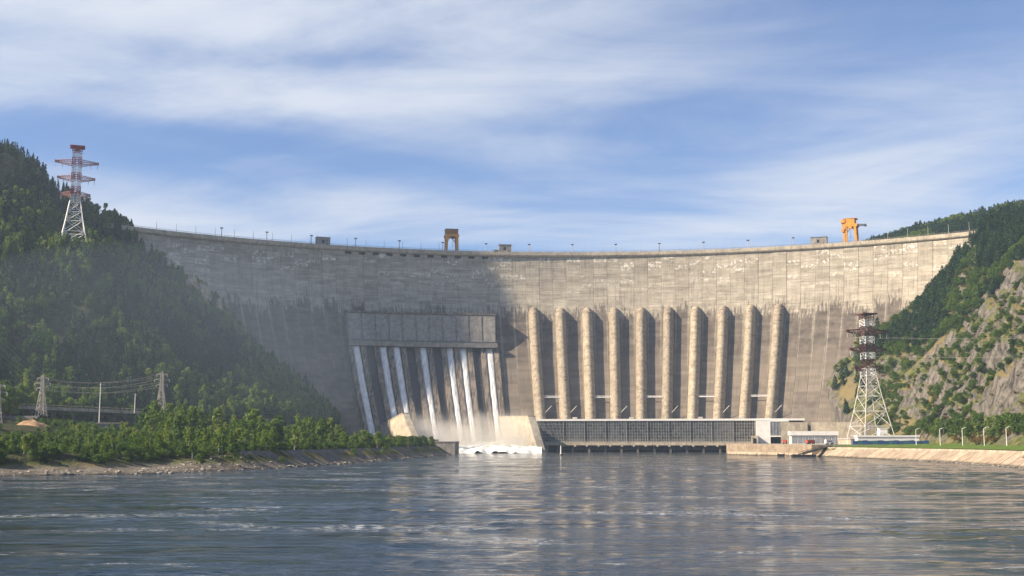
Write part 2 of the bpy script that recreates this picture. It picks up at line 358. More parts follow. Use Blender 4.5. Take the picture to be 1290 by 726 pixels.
M_CGREY = mat('grey_concrete', col=(.27, .255, .235), rough=.9, spec=.15, var=.2, vscale=.25)
M_CDARK = mat('dark_slope_concrete', col=(.15, .14, .125), rough=.92, spec=.12, var=.25, vscale=.3)  # dark concrete; on the left bank its tone stands in for slope shade
def slab_mat(q, p, out):
    pos = q.add('ShaderNodeNewGeometry').outputs['Position']; z = q.add('ShaderNodeSeparateXYZ', {0: pos}).outputs[2]; r = q.add('ShaderNodeObjectInfo').outputs['Random']
    a = q.noise(pos, .25, 6, .7); b = q.noise(q.mapv(pos, (.4, .9, .5), (0, 0, 0), (0, 0, .4)), .8, 5, .7)
    c = q.mix(q.ss(a, .3, .7), (.27, .215, .16), (.44, .365, .285)); c = q.mix(q.m('MULTIPLY', q.ss(b, .52, .66), .6), c, (.19, .15, .115)); c = q.mix(1.0, c, q.mix(r, (.78, .77, .76), (1.1, 1.08, 1.06)), 'MULTIPLY')
    c = q.mix(q.ss(q.m('ADD', z, q.m('MULTIPLY', a, 1.4)), 2.0, .7), c, (.055, .05, .035)); q.put(p, 'Base Color', c)
M_SLAB = mat('sunlit_slope_concrete', slab_mat, rough=.92, spec=.12)  # paler twin of the dark slope concrete; sunlight is put into its tone
M_WHITE = mat('white_paint', col=(.76, .75, .72), rough=.55, var=.06, vscale=.3)
M_STEELW = mat('white_painted_steel', col=(.80, .80, .78), rough=.5, var=.05)
M_STEELR = mat('red_painted_steel', col=(.42, .035, .028), rough=.55, var=.15)
M_STEELM = mat('shaded_red_steel', col=(.10, .035, .032), rough=.6, var=.15)  # dark copy of the red paint; the tower's shade is in the colour
M_GALV = mat('galvanised_steel', col=(.42, .40, .37), rough=.6, var=.1)
M_DARK = mat('dark_metal', col=(.035, .035, .04), rough=.6, var=.2)
M_BLACK = mat('recess_shade_black', col=(.012, .012, .014), rough=.9, var=.1)  # near-black colour stands in for the shade inside openings
M_ORANGE = mat('orange_painted_steel', col=(.62, .27, .03), rough=.55, var=.15, vscale=.5)
def glaze_mat(q, p, out):
    pos = q.add('ShaderNodeNewGeometry').outputs['Position']; r = q.add('ShaderNodeObjectInfo').outputs['Random']
    vo = q.add('ShaderNodeTexVoronoi', {'Vector': q.mapv(pos, (.44, .44, .39)), 'Scale': 1.0, 'Randomness': .25}).outputs['Color']
    f = q.m('ADD', q.m('MULTIPLY', q.add('ShaderNodeSeparateXYZ', {0: vo}).outputs[0], .6), q.m('MULTIPLY', r, .5))
    q.put(p, 'Base Color', q.mix(q.ss(f, .1, 1.0), (.03, .036, .045), (.16, .175, .185)))
M_GLASS = mat('dark_glazing', glaze_mat, rough=.18, spec=.6)
M_MULL = mat('grey_mullion', col=(.34, .34, .33), rough=.5, var=.1)
M_WIN = mat('pale_glazing', col=(.20, .22, .25), rough=.2, spec=.5, var=.2, vscale=.3)
M_BLUE = mat('blue_painted_panel', col=(.045, .12, .26), rough=.6, var=.2, vscale=.3)
M_TEAL = mat('teal_painted_panel', col=(.05, .17, .20), rough=.6, var=.2, vscale=.3)
M_RED = mat('red_vehicle_paint', col=(.50, .07, .03), rough=.4, spec=.5, var=.05)
M_TAN = mat('bare_earth', col=(.36, .24, .145), rough=.95, spec=.1, var=.25, vscale=.3, bump=.6)
M_BOULD = mat('boulder_stone', col=(.30, .275, .24), rough=.9, spec=.15, var=.35, vscale=.5, bump=.4)
M_ROCK = mat('pale_crag_stone', col=(.40, .32, .24), rough=.92, spec=.12, var=.3, vscale=.25, bump=.7)
M_LAWN = mat('lawn_grass', col=(.11, .17, .03), rough=.95, spec=.1, var=.3, vscale=.2)
M_TYRE = mat('black_rubber', col=(.02, .02, .02), rough=.8)
M_BARK = mat('tree_bark', col=(.16, .13, .10), rough=.95, var=.25, vscale=2)
M_BIRCH = mat('pale_birch_bark', col=(.42, .40, .36), rough=.9, var=.3, vscale=2)

def leaf_mat(name, c0, c1, tr=.42):
    def fn(q, p, out):
        r = q.add('ShaderNodeObjectInfo').outputs['Random']; pos = q.add('ShaderNodeNewGeometry').outputs['Position']
        n = q.noise(pos, .5, 2, .5)
        n_p = q.noise(pos, .022, 3, .55); c = q.mix(q.m('ADD', q.m('ADD', q.m('MULTIPLY', r, .55), q.m('MULTIPLY', n, .25)), q.m('MULTIPLY', q.m('SUBTRACT', n_p, .38), 1.3), clamp=True), c0, c1); q.put(p, 'Base Color', c)
        t = q.add('ShaderNodeBsdfTranslucent', {'Color': q.mix(1.0, c, (1.25, 1.3, .6), 'MULTIPLY')})
        mx = q.add('ShaderNodeMixShader', {0: tr, 1: p.outputs[0], 2: t.outputs[0]}); q.l.new(mx.outputs[0], out.inputs[0])
    return mat(name, fn, rough=.6, spec=.25)
L_DEC = leaf_mat('broadleaf_foliage', (.024, .076, .014), (.125, .195, .025))
L_YEL = leaf_mat('yellow_green_foliage', (.075, .15, .022), (.21, .26, .045))
L_CON = leaf_mat('conifer_foliage', (.010, .036, .014), (.030, .072, .022), .2)
L_SHR = leaf_mat('shrub_foliage', (.05, .07, .018), (.13, .115, .035))
L_OCH = leaf_mat('ochre_shrub_foliage', (.12, .085, .025), (.20, .12, .035))

# ------------------------------------------------------------------ terrain sheet
def axis(segs):
    o = []
    for a, b, n in segs: o += list(np.linspace(a, b, n, endpoint=False))
    return np.array(o+[segs[-1][1]])
gx = axis([(-1500, -1000, 12), (-1000, -560, 40), (-560, -30, 120), (-30, 180, 30), (180, 290, 44), (290, 470, 92), (470, 800, 40), (800, 1500, 15)])
gy = axis([(-500, -400, 4), (-400, 240, 20), (240, 560, 80), (560, 1110, 220), (1110, 1500, 60), (1500, 1850, 10)])
GX, GY = np.meshgrid(gx, gy); GZ = height(GX, GY)
V = np.c_[GX.ravel(), GY.ravel(), GZ.ravel()]
nx = len(gx); ny = len(gy); ii = (np.arange(ny-1)[:, None]*nx+np.arange(nx-1)[None]).ravel()
F = np.c_[ii, ii+1, ii+nx+1, ii+nx]
tag(link('terrain', npmesh('terrain', V, F, M_TERR, True)), kind='structure')

# ------------------------------------------------------------------ river
def water_mat(q, p, out):
    pos = q.add('ShaderNodeNewGeometry').outputs['Position']
    big = q.noise(q.mapv(pos, (.022, .060, 1)), 1.0, 3, .6, 1.2); mid = q.noise(q.mapv(pos, (.10, .30, 1)), 1.0, 4, .65, .9); sm = q.noise(q.mapv(pos, (.55, 1.2, 1)), 1.0, 4, .7, .4)
    pat = q.noise(q.mapv(pos, (.012, .05, 1), (9, 3, 0)), 1.0, 4, .65, 1.0)
    amp = q.ss(pat, .36, .62, .12, 1.3)
    far = q.ss(q.add('ShaderNodeSeparateXYZ', {0: pos}).outputs[1], 180.0, 520.0, .17, .34)
    hgt = q.m('MULTIPLY', q.m('ADD', q.m('MULTIPLY', big, 2.6), q.m('MULTIPLY', q.m('ADD', q.m('MULTIPLY', mid, 1.9), q.m('MULTIPLY', sm, .65)), amp)), far)
    bm = q.add('ShaderNodeBump', {'Height': hgt, 'Strength': 1.0, 'Distance': 1.0}); q.l.new(bm.outputs[0], p.inputs['Normal'])
    f1 = q.noise(q.mapv(pos, (.034, .080, 1), (4, 1, 0)), 1.0, 4, .62, 1.0); f2 = q.noise(q.mapv(pos, (.8, 1.8, 1)), 1.0, 5, .8, .6)
    y = q.add('ShaderNodeSeparateXYZ', {0: pos}).outputs[1]
    sxp = q.add('ShaderNodeSeparateXYZ', {0: pos}); near_b = q.m('MULTIPLY', q.ss(sxp.outputs[1], 780.0, 950.0), q.ss(q.m('ABSOLUTE', q.m('ADD', sxp.outputs[0], 22.0)), 75.0, 20.0))
    foam = q.m('MULTIPLY', q.ss(q.m('ADD', f1, q.m('MULTIPLY', near_b, .16)), .53, .64), q.ss(f2, .51, .62))  # foam; its pale streaks also paint glints on the water into the colour
    q.put(p, 'Base Color', q.mix(q.m('MULTIPLY', foam, .75), (.006, .020, .036), (.70, .73, .76)))
    q.put(p, 'Roughness', q.ss(foam, 0.0, .5, .05, .55)); p.inputs['IOR'].default_value = 1.333; p.inputs['Specular IOR Level'].default_value = .5
M_WATER = mat('river_water', water_mat, rough=.05, spec=.5)
# wave field: fine rows near the viewpoint's reach, coarser with distance
wy = 48*np.exp(np.arange(0, 790)*.00397); wk = np.linspace(-.5, .5, 560); WX = wk[None]*(wy[:, None]+110); WY = np.repeat(wy[:, None], len(wk), 1)
wr_ = np.random.default_rng(5); WZ = np.zeros_like(WX); cell = np.maximum(wy*.00397, (wy+110)/560)[:, None]
px1 = fbm(WX/34.+40, WY/11., 4); pat = np.clip((px1-.36)/.26, 0, 1); pat = .25+1.1*pat*pat*(3-2*pat)
for i in range(64):
    lam = 1.0*(13/1.0)**(i/63.); kk = 2*pi/lam; an = wr_.normal()*.75+(pi/2 if wr_.random() < .8 else 0); ph0 = wr_.random()*6.28
    wf = np.clip(lam/cell/2.5-1, 0, 1)
    warp = (fbm(WX/(lam*5)+i, WY/(lam*5), 2)-.5)*5
    WZ += wf*(.105/kk/5.66)*np.sin(kk*(WX*cos(an)+WY*sin(an))+ph0+warp)
WZ *= pat*.45
V = np.c_[WX.ravel(), WY.ravel(), WZ.ravel()]; nk = len(wk); ii = (np.arange(len(wy)-1)[:, None]*nk+np.arange(nk-1)[None]).ravel()
rvo = link('river', npmesh('river', V, np.c_[ii, ii+1, ii+nk+1, ii+nk], M_WATER, True)); tag(rvo, kind='structure')
sb = MB(); sb.prism([(-420, -380), (420, -380), (420, 1120), (-420, 1120)], -1.2, -.28); tag(sb.build('deep_water', M_WATER), kind='structure')
M_RES = mat('reservoir_water', col=(.02, .04, .05), rough=.15, spec=.5, var=.1)
pts = [(dpt(a, -12, 0).x, dpt(a, -12, 0).y) for a in np.linspace(-37, 36, 40)]+[(420, 1600), (460, 1840), (-460, 1840), (-420, 1600)]
tag(MB().prism(pts, 187, 188).build('reservoir', M_RES), kind='structure')

# ------------------------------------------------------------------ dam
dam = empty('dam', tuple(dpt(0, 60, 0)))
tag(dam, 'huge curved grey concrete arch dam walling off the whole valley', 'dam')
def dlink(name, me, parent=None):
    o = link(name, me, parent or dam)
    if parent is None: o.location = -dam.location
    return o
SEC = 1.295; T0 = -3.3-SEC/2-32*SEC     # joints line up with the penstocks
NS = 64
for i in range(NS):
    a = T0+i*SEC; b = a+SEC; off = (random.random()-.5)*.25; g = .022
    V = []; UV = []
    thv = [a, a+g, a+SEC*.5, b-g, b]; dv = [.3, 0, 0, 0, .3]
    for z in ZR:
        d0 = dsm(z)
        for t, dd in zip(thv, dv):
            V.append(tuple(dpt(t, d0-dd+off, z))); UV.append((i+min(max((t-a)/SEC, .001), .999), z))
    n = len(thv); F = []
    for r in range(len(ZR)-1):
        for c in range(n-1): F.append((r*n+c, r*n+c+1, (r+1)*n+c+1, (r+1)*n+c))
    # back and top so that the section is solid
    k0 = len(V)
    for z in (-12, 194):
        for t in (a, b): V.append(tuple(dpt(t, -24, z))); UV.append((i+.5, z))
    top = (len(ZR)-1)*n
    F += [(k0+1, k0, k0+2, k0+3), (top, top+n-1, k0+3, k0+2)]
    me = bpy.data.meshes.new('section'); me.from_pydata(V, [], F); me.materials.append(M_DAM)
    ul = me.uv_layers.new(name='UVMap')
    for lp in me.loops: ul.data[lp.index].uv = UV[lp.vertex_index]
    dlink('section', me)
# crest: overhanging parapet band, one piece per section, with balustrade
for i in range(NS):
    a = T0+i*SEC; b = a+SEC-.006; m_ = (a+b)/2
    pr = [(2.2, 195.2), (2.6, 196.0), (2.6, 199.2), (1.4, 199.2), (1.4, 198.6), (-24, 198.6), (-24, 194.2), (1.0, 194.2)]
    V = []; F = []; n = len(pr)
    for t in (a, m_, b): V += [tuple(dpt(t, d, z)) for d, z in pr]
    for c in range(2):
        for j in range(n): F.append((c*n+j, c*n+(j+1) % n, (c+1)*n+(j+1) % n, (c+1)*n+j))
    F += [tuple(range(n)), tuple(range(3*n-1, 2*n-1, -1))]
    mb = MB(); mb.v = V; mb.f = F
    o = mb.build('parapet', M_CONC, dam); o.location = -dam.location
    rl = MB()
    for t in np.linspace(a, b, 7)[:-1]: rl.bar(dpt(t, 2.0, 199.2), dpt(t, 2.0, 200.3), .22)
    for t0, t1 in ((a, m_), (m_, b)): rl.bar(dpt(t0, 2.0, 200.4), dpt(t1, 2.0, 200.4), .13)
    rl.build('balustrade', M_CGREY, o)
# black blocks painting the shade of gallery openings below the crest over the spillway
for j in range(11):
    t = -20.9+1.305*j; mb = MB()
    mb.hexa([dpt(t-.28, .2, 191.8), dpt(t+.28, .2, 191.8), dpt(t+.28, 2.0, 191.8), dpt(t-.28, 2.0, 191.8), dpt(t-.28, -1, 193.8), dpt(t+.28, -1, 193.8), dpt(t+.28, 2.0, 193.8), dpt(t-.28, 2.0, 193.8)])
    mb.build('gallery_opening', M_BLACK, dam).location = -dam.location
# penstocks
for i in range(10):
    th = -3.3+2*SEC*i; V = []; F = []; zs = np.linspace(14, 133, 46); nseg = 14
    rings = []
    for z in zs:
        d0 = dsm(z); sl = (dsm(z-2)-dsm(z+2))/4.; nrm = Vector((0, 1, sl)).normalized()   # (radial-out, up) normal in the section plane
        rw = 5.2
        rings.append([(cos(f)*rw, d0-1.0+1.2+sin(f)*9.0*nrm.y, z+sin(f)*9.0*nrm.z) for f in np.linspace(-.25, pi+.25, nseg)])
    zt = 133; d0 = dsm(zt)   # rounded head that dies into the wall
    for s_ in np.linspace(0.12, 1, 7):
        kx = math.sqrt(max(0, 1-s_**2)); zz2 = zt+9*s_; dz = dsm(zz2)
        rings.append([(cos(f)*(5.2*max(kx, .02)), dz+sin(f)*9.0*kx+.2-(.8 if s_ > .95 else 0), zz2) for f in np.linspace(-.25, pi+.25, nseg)])
    for rg_ in rings:
        for (tx, d, z) in rg_:
            r = DR-d; tt = radians(th)
            V.append((DC[0]+r*sin(tt)+tx*cos(tt), DC[1]+r*cos(tt)-tx*sin(tt), z))
    for r in range(len(rings)-1):
        for c in range(nseg-1): F.append((r*nseg+c, (r+1)*nseg+c, (r+1)*nseg+c+1, r*nseg+c+1))
    me = npmesh('penstock', V, F, M_PIPE, True); pn = dlink('penstock', me)
    if i % 2 == 0 and i < 9:     # service walkway between pairs
        mb = MB(); a = dpt(th+.5, dsm(50)+6.5, 50); b = dpt(th+2*SEC-.4, dsm(50)+6.5, 50)
        mb.bar(a, b, .5); mb.bar(a+Vector((0, 0, 1.4)), b+Vector((0, 0, 1.4)), .12)
        for s_ in (0, .25, .5, .75, 1): mb.bar(a.lerp(b, s_), a.lerp(b, s_)+Vector((0, 0, 1.4)), .1)
        mb.build('walkway', M_WHITE, pn)
    if i in (0, 1, 3, 5, 7, 9):
        mb = MB(); base = dpt(th+.35, dsm(34)+7, 34)
        mb.bar(base, base+Vector((7, -1, 7.5)), .3); mb.bar(base, base+Vector((0, 0, 3)), .4)
        mb.build('derrick_arm', M_GALV, pn)
# spillway: block with panels, beam, piers, chutes
sp_ = MB()
def shell(t0, t1, rows, n=16):
    mb = MB(); V = []; F = []; m_ = len(rows)
    for t in np.linspace(t0, t1, n+1): V += [tuple(dpt(t, d if not callable(d) else d((t-t0)/(t1-t0)), z)) for d, z in rows]
    for c in range(n):
        for j in range(m_): F.append((c*m_+j, c*m_+(j+1) % m_, (c+1)*m_+(j+1) % m_, (c+1)*m_+j))
    F += [tuple(range(m_)), tuple(range((n+1)*m_-1, n*m_-1, -1))]
    mb.v = V; mb.f = F; return mb
def setloc(o): o.location = -dam.location; return o
tL, tR = -21.6, -7.2
spb = setloc(shell(tL, tR, [(lambda s: 29+6*s, 131), (lambda s: 38+3*s, 103), (30, 103), (10, 131)]).build('spillway_block', M_CGREY, dam))
setloc(shell(tL-.05, tR+.05, [(lambda s: 27+6*s, 131.05), (lambda s: 30.2+6*s, 131.05), (lambda s: 30.2+6*s, 132.6), (lambda s: 8, 135)]).build('cornice', M_PIER, dam))
setloc(shell(tL-.08, tR+.08, [(lambda s: 37+3*s, 102.9), (lambda s: 43.5+3*s, 102.9), (lambda s: 43.5+3*s, 98.6), (lambda s: 34, 98.6)]).build('lip_beam', M_CGREY, dam))
for j in range(11):     # raised panels on the block
    t = -20.9+1.305*j; mb = MB(); f = lambda tt, z: 29+6*((tt-tL)/(tR-tL))+(131-z)/28.*(9-3*((tt-tL)/(tR-tL)))
    P = []
    for z in (104.5, 129.8):
        for tt, o_ in ((t-.57, -1), (t+.57, -1), (t+.57, .9), (t-.57, .9)): P.append(dpt(tt, f(tt, z)+o_, z))
    mb.hexa(P).build('panel', M_CGREY, spb)
def strip(t0, t1, o0, o1, z0, z1, n=22, wob=0, base=None):
    """a solid strip that follows the dam face, standing o0..o1 metres proud"""
    V = []; F = []
    for z in np.linspace(z0, z1, n):
        d = (base or dsm)(z); j = (random.random()-.5)*wob
        for tt, o_ in ((t0, o0), (t0, o1), (t1, o1), (t1, o0)): V.append(tuple(dpt(tt+(j*.02), d+o_+j*.3, z)))
    for r in range(n-1):
        for c in range(4): F.append((r*4+c, r*4+(c+1) % 4, (r+1)*4+(c+1) % 4, (r+1)*4+c))
    F += [(0, 1, 2, 3), tuple(range((n-1)*4+3, (n-1)*4-1, -1))]
    mb = MB(); mb.v = V; mb.f = F; return mb
FLOW = (0, 2, 3, 5, 7, 8, 10)
for j in range(11):
    t = -20.9+1.305*j
    setloc(strip(t-.40, t+.40, -.5, 1.0, 4, 99, base=lambda z: dsm(z)).build('chute', M_WETC, dam))
    setloc(strip(t+.41, t+.895, -.5, 4.5, 4, 98.5).build('pier', M_PIER, dam))
setloc(strip(tL-.1, -20.9-.41, -.5, 5.0, 4, 98.5).build('pier', M_PIER, dam))
def stream_mat(q, p, out):
    pos = q.add('ShaderNodeNewGeometry').outputs['Position']; n = q.noise(q.mapv(pos, (1, .2, .05)), .9, 5, .7)
    q.put(p, 'Base Color', q.mix(q.ss(n, .3, .7), (.48, .485, .48), (.82, .82, .80)))
    b = q.add('ShaderNodeBump', {'Height': n, 'Strength': .7, 'Distance': .6}); q.l.new(b.outputs[0], p.inputs['Normal'])
M_STREAM = mat('falling_white_water', stream_mat, rough=.6, spec=.3)
for j in FLOW:
    t = -20.9+1.305*j
    V = []; F = []; n = 46; m_ = 9
    for r, z in enumerate(np.linspace(2, 98, n)):
        wd = .365+.03*vn(np.array(r*.35), np.array(j*3.1))
        for c in range(m_):
            s_ = c/(m_-1)*2-1; o_ = 1.05+2.3*(1-abs(s_)**6)+1.1*float(vn(np.array(c*1.3+j*5), np.array(r*.55)))*(1-abs(s_)**4)
            V.append(tuple(dpt(t+s_*(wd+.05*float(vn(np.array(r*.9+c), np.array(j*7.3+(s_ > 0)*3)))-.02), dsm(z)+o_, z)))
    for r in range(n-1):
        for c in range(m_-1): F.append((r*m_+c, r*m_+c+1, (r+1)*m_+c+1, (r+1)*m_+c))
    o = link('water_stream', npmesh('water_stream', V, F, M_STREAM, True))
    od = {10: 'white stream in the spillway chute nearest the powerhouse', 0: 'white stream in the spillway chute farthest from the powerhouse'}
    nth = {8: 'second', 7: 'third', 5: 'fourth', 3: 'fifth', 2: 'sixth'}
    tag(o, od.get(j) or nth[j]+' white stream of the spillway counted from the powerhouse side', 'waterfall', 'streams pouring down the spillway')

# crest houses, cranes, masts
def crest_frame(th, d, z):
    t = radians(th); return dpt(th, d, z), Vector((cos(t), -sin(t), 0)), Vector((-sin(t), -cos(t), 0)), -t
def crest_house(th, wdt, hgt, label):
    p, ex, ey, rz = crest_frame(th, -3, 198.6); r = empty('crest_house', p, rz)
    MB().box((0, 0, hgt/2), (wdt, 7, hgt)).build('wall', M_CGREY, r)
    MB().box((0, 0, hgt+.25), (wdt+.8, 7.8, .5)).build('roof', M_CDARK, r)
    w_ = MB().box((-wdt*.05, -3.55, hgt*.52), (2.2, .12, 3.0)).build('window', M_BLACK, r)
    MB().box((wdt*.3, -3.55, 1.2), (1.1, .12, 2.3)).build('door', M_DARK, r)
    for s_ in (-.45, .45): MB().bar((wdt*s_, 0, hgt+.5), (wdt*s_, 0, hgt+2.2), .15).build('vent_pipe', M_DARK, r)
    tag(r, label, 'house', 'houses on the dam crest')
crest_house(-23.2, 13, 7.6, 'grey box house on dam crest beyond the left end of the spillway')
crest_house(-5.9, 12.5, 7.8, 'grey box house on dam crest between the spillway and the penstocks')
crest_house(23.6, 15, 7.4, 'grey box house on dam crest next to the orange crane with jib')
p, ex, ey, rz = crest_frame(-6.8, -1, 198.6); lo = empty('kiosk', p, rz); MB().box((0, 0, 1.2), (5, 3, 2.4)).build('wall', M_CDARK, lo); MB().box((0, 0, 2.55), (5.6, 3.6, .3)).build('roof', M_DARK, lo)
tag(lo, 'small dark kiosk on dam crest beside the grey crest house', 'kiosk')

def gantry(th, label, jib):
    p, ex, ey, rz = crest_frame(th, -5, 198.6); r = empty('gantry_crane', p, rz); W = 5.6; D = 4.5; H = 15 if not jib else 16
    for sx in (-1, 1):
        for sy in (-1, 1):
            MB().hexa([(sx*W-1, sy*D-1, 0), (sx*W+1, sy*D-1, 0), (sx*W+1, sy*D+1, 0), (sx*W-1, sy*D+1, 0),
                       (sx*(W-.6)-1.1, sy*D-1.1, H), (sx*(W-.6)+1.1, sy*D-1.1, H), (sx*(W-.6)+1.1, sy*D+1.1, H), (sx*(W-.6)-1.1, sy*D+1.1, H)]).build('leg', M_ORANGE, r)
            MB().box((sx*W, sy*D, .5), (3.2, 1.6, .9)).build('bogie', M_DARK, r)
        MB().box((sx*W, 0, 1.6), (1.0, 2*D, 1.0)).build('sill_beam', M_ORANGE, r)
    for sy in (-1, 1):
        MB().box((0, sy*D, H+1.3), (2*W+3.0, 1.8, 2.6)).build('girder', M_ORANGE, r)
        b = MB(); b.bar((-W+1, sy*D, H-4.5), (-1, sy*D, H), .4); b.bar((W-1, sy*D, H-4.5), (1, sy*D, H), .4); b.build('knee_brace', M_ORANGE, r)
    MB().box((0, 0, H+5.2), (2*W+1.2 if not jib else 2*W-2, 2*D+1, 5.0)).build('machine_house', M_ORANGE if jib else mat('brown_painted_steel', col=(.30, .125, .02), rough=.6, var=.15), r)
    MB().box((0, 0, H+7.9), (2*W+2, 2*D+1.8, .4)).build('roof', M_ORANGE if jib else M_DARK, r)
    MB().box((-W-.9, -D-.8, H-3.5), (2.4, 2.4, 3.0)).build('operator_cab', M_ORANGE, r)
    tr = MB().box((.6, -D-.2, H-.8), (3.0, 2.2, 2.4)).build('hoist', M_DARK if not jib else M_ORANGE, r)
    rp = MB(); rp.bar((.2, -D-.2, H-2), (.2, -D-.2, 4), .12); rp.bar((1, -D-.2, H-2), (1, -D-.2, 4), .12); rp.build('rope', M_DARK, tr)
    ld = MB()
    for s_ in (-.3, .3): ld.bar((W+1.3+s_, -D, 0), (W+1.0+s_, -D, H), .08)
    for z in np.arange(1, H, 1.2): ld.bar((W+1.0, -D, z), (W+1.6, -D, z), .06)
    ld.build('ladder', M_ORANGE, r)
    if jib:
        j = MB()
        for dz in (0, 1.8):
            for dy in (-1, 1): j.bar((W-1, dy, H+1+dz), (W+9, dy, H+.6+dz*.6), .22)
        for s_ in range(8): j.bar((W+s_*1.2, -1, H+1), (W+s_*1.2+1.2, -1, H+2.5), .15)
        j.box((W+8.5, 0, H+.8), (2.0, 2.6, 1.8)); j.build('jib', M_DARK, r)
        MB().box((-W-.6, 0, H+5.6), (4.0, 2*D+2.4, 3.0)).build('side_gallery', M_ORANGE, r)
    tag(r, label, 'crane', 'gantry cranes on the dam crest')
gantry(-11.0, 'brownish orange portal crane on dam crest above the spillway', False)
gantry(26.4, 'bright orange gantry crane with dark side jib on dam crest', True)
for th in np.arange(-33.1, 24, 4.15):
    if -24.6 < th < -22 : th -= .6
    p, ex, ey, rz = crest_frame(th+.45, .5, 198.6); r = empty('floodlight_mast', p, rz)
    MB().bar((0, 0, 0), (0, 0, 8.2), .38, 6, .26).build('pole', M_GALV, r)
    hd = MB(); hd.box((0, 0, 8.6), (2.6, 1.2, .9)); hd.bar((-1.3, 0, 8.2), (1.3, 0, 8.2), .14); hd.build('lamp_head', M_DARK, r)
    tag(r, 'tall dark floodlight mast standing on the dam crest', 'mast', 'floodlight masts along the crest')
for i, th in enumerate(np.arange(-38.5, 37, 1.75)):
    p, ex, ey, rz = crest_frame(th, 1.2, 198.9); r = empty('lamp_post', p, rz)
    MB().bar((0, 0, 0), (0, 0, 7.4 if th < 25 else 9.5), .21, 5, .14).build('pole', M_GALV, r)
    MB().bar((0, 0, 7.3 if th < 25 else 9.4), (0, -1.2, 7.6 if th < 25 else 9.7), .10, 4).build('arm', M_GALV, r)
    tag(r, 'thin pale lamp post on the parapet of the dam crest', 'lamp post', 'lamp posts along the crest')

# ------------------------------------------------------------------ stilling basin walls
wr = empty('training_wall', (0, 1005, 0))
def loc_build(mb, name, m, parent):
    o = mb.build(name, m, parent); o.location = -parent.location; return o
def wallpoly(pts_near_left, thick, label, m=M_CONC):
    """battered wall: list of (x,y,ztop) along its left face, thickness to the right"""
    r = empty('training_wall', (pts_near_left[1][0], pts_near_left[1][1], 0)); mb = MB()
    for (x0, y0, z0), (x1, y1, z1) in zip(pts_near_left[:-1], pts_near_left[1:]):
        b = 4.0
        mb.hexa([(x0-b, y0, -5), (x1-b, y1, -5), (x1+thick+b*.3, y1, -5), (x0+thick+b*.3, y0, -5), (x0, y0, z0), (x1, y1, z1), (x1+thick, y1+2, z1), (x0+thick, y0+2, z0)])
    loc_build(mb, 'body', m, r)
    cp = MB()
    (x0, y0, z0), (x1, y1, z1) = pts_near_left[:2]; cp.hexa([(x0-.3, y0, z0+.01), (x1-.3, y1, z1+.01), (x1+thick+.3, y1+2, z1+.01), (x0+thick+.3, y0+2, z0+.01), (x0-.3, y0, z0+.7), (x1-.3, y1, z1+.7), (x1+thick+.3, y1+2, z1+.7), (x0+thick+.3, y0+2, z0+.7)])
    loc_build(cp, 'coping', m, r); tag(r, label, 'wall', 'training walls of the stilling basin')
bpy.data.objects.remove(wr)
wallpoly([(-13, 1100, 31.5), (13.5, 1003, 30), (21.5, 984, 1.5)], 6, 'sunlit battered concrete wall between the white water and the powerhouse')
wallpoly([(-122, 1075, 21), (-91.5, 1000, 32.5), (-79, 972, 9)], 5, 'sunlit wedge of concrete wall rising behind the green bank')
# concrete pier head at the tip of the left bank
ph = empty('pier_head', (-56, 870, 0)); loc_build(MB().prism([(-72, 869), (-41, 866), (-42, 950), (-76, 950)], -5, 8.8), 'block', M_CGREY, ph)
loc_build(MB().prism([(-72.4, 868.6), (-40.6, 865.6), (-41.6, 950.4), (-76.4, 950.4)], 8.81, 9.5), 'coping', M_CGREY, ph)
loc_build(MB().box((-57, 880, 10.2), (6, 4, 1.4)), 'equipment_box', M_CDARK, ph); loc_build(MB().bar((-62, 878, 9.5), (-62, 878, 14), .15), 'pole', M_DARK, ph)
tag(ph, 'grey concrete pier head at the tip of the green bank', 'pier')

# white water in the basin: a broken sill of foam
def foam_mat(q, p, out):
    pos = q.add('ShaderNodeNewGeometry').outputs['Position']; n = q.noise(q.mapv(pos, (1, .5, .35)), .35, 6, .75)
    q.put(p, 'Base Color', q.mix(q.ss(n, .3, .6), (.50, .54, .50), (.86, .86, .82))); p.inputs['Subsurface Weight'].default_value = 0
    b = q.add('ShaderNodeBump', {'Height': n, 'Strength': .8, 'Distance': 1.0}); q.l.new(b.outputs[0], p.inputs['Normal'])
M_FOAM = mat('white_water_foam', foam_mat, rough=.7, spec=.25)
fx = np.linspace(-95, 24, 90); fy = np.linspace(960, 1100, 70); FX, FY = np.meshgrid(fx, fy)
FYw = FY+(fbm(FX/9.+3, FX*0+2., 4)-.5)*26
FZ = np.interp(FYw, [960, 964, 968, 976, 990, 1030, 1070, 1100], [-.6, .3, 2.2, 4.0, 5.2, 6.5, 9, 12])+(fbm(FX/4., FY/5., 5)-.5)*4.2*np.clip((FY-958)/18., 0, 1)+(fbm(FX/18., FY/22., 3)-.5)*5*np.clip((FY-985)/40., 0, 1)
V = np.c_[FX.ravel(), FY.ravel(), FZ.ravel()]; ii = (np.arange(69)[:, None]*90+np.arange(89)[None]).ravel()
tag(link('white_water', npmesh('white_water', V, np.c_[ii, ii+1, ii+91, ii+90], M_FOAM, True)), kind='structure')

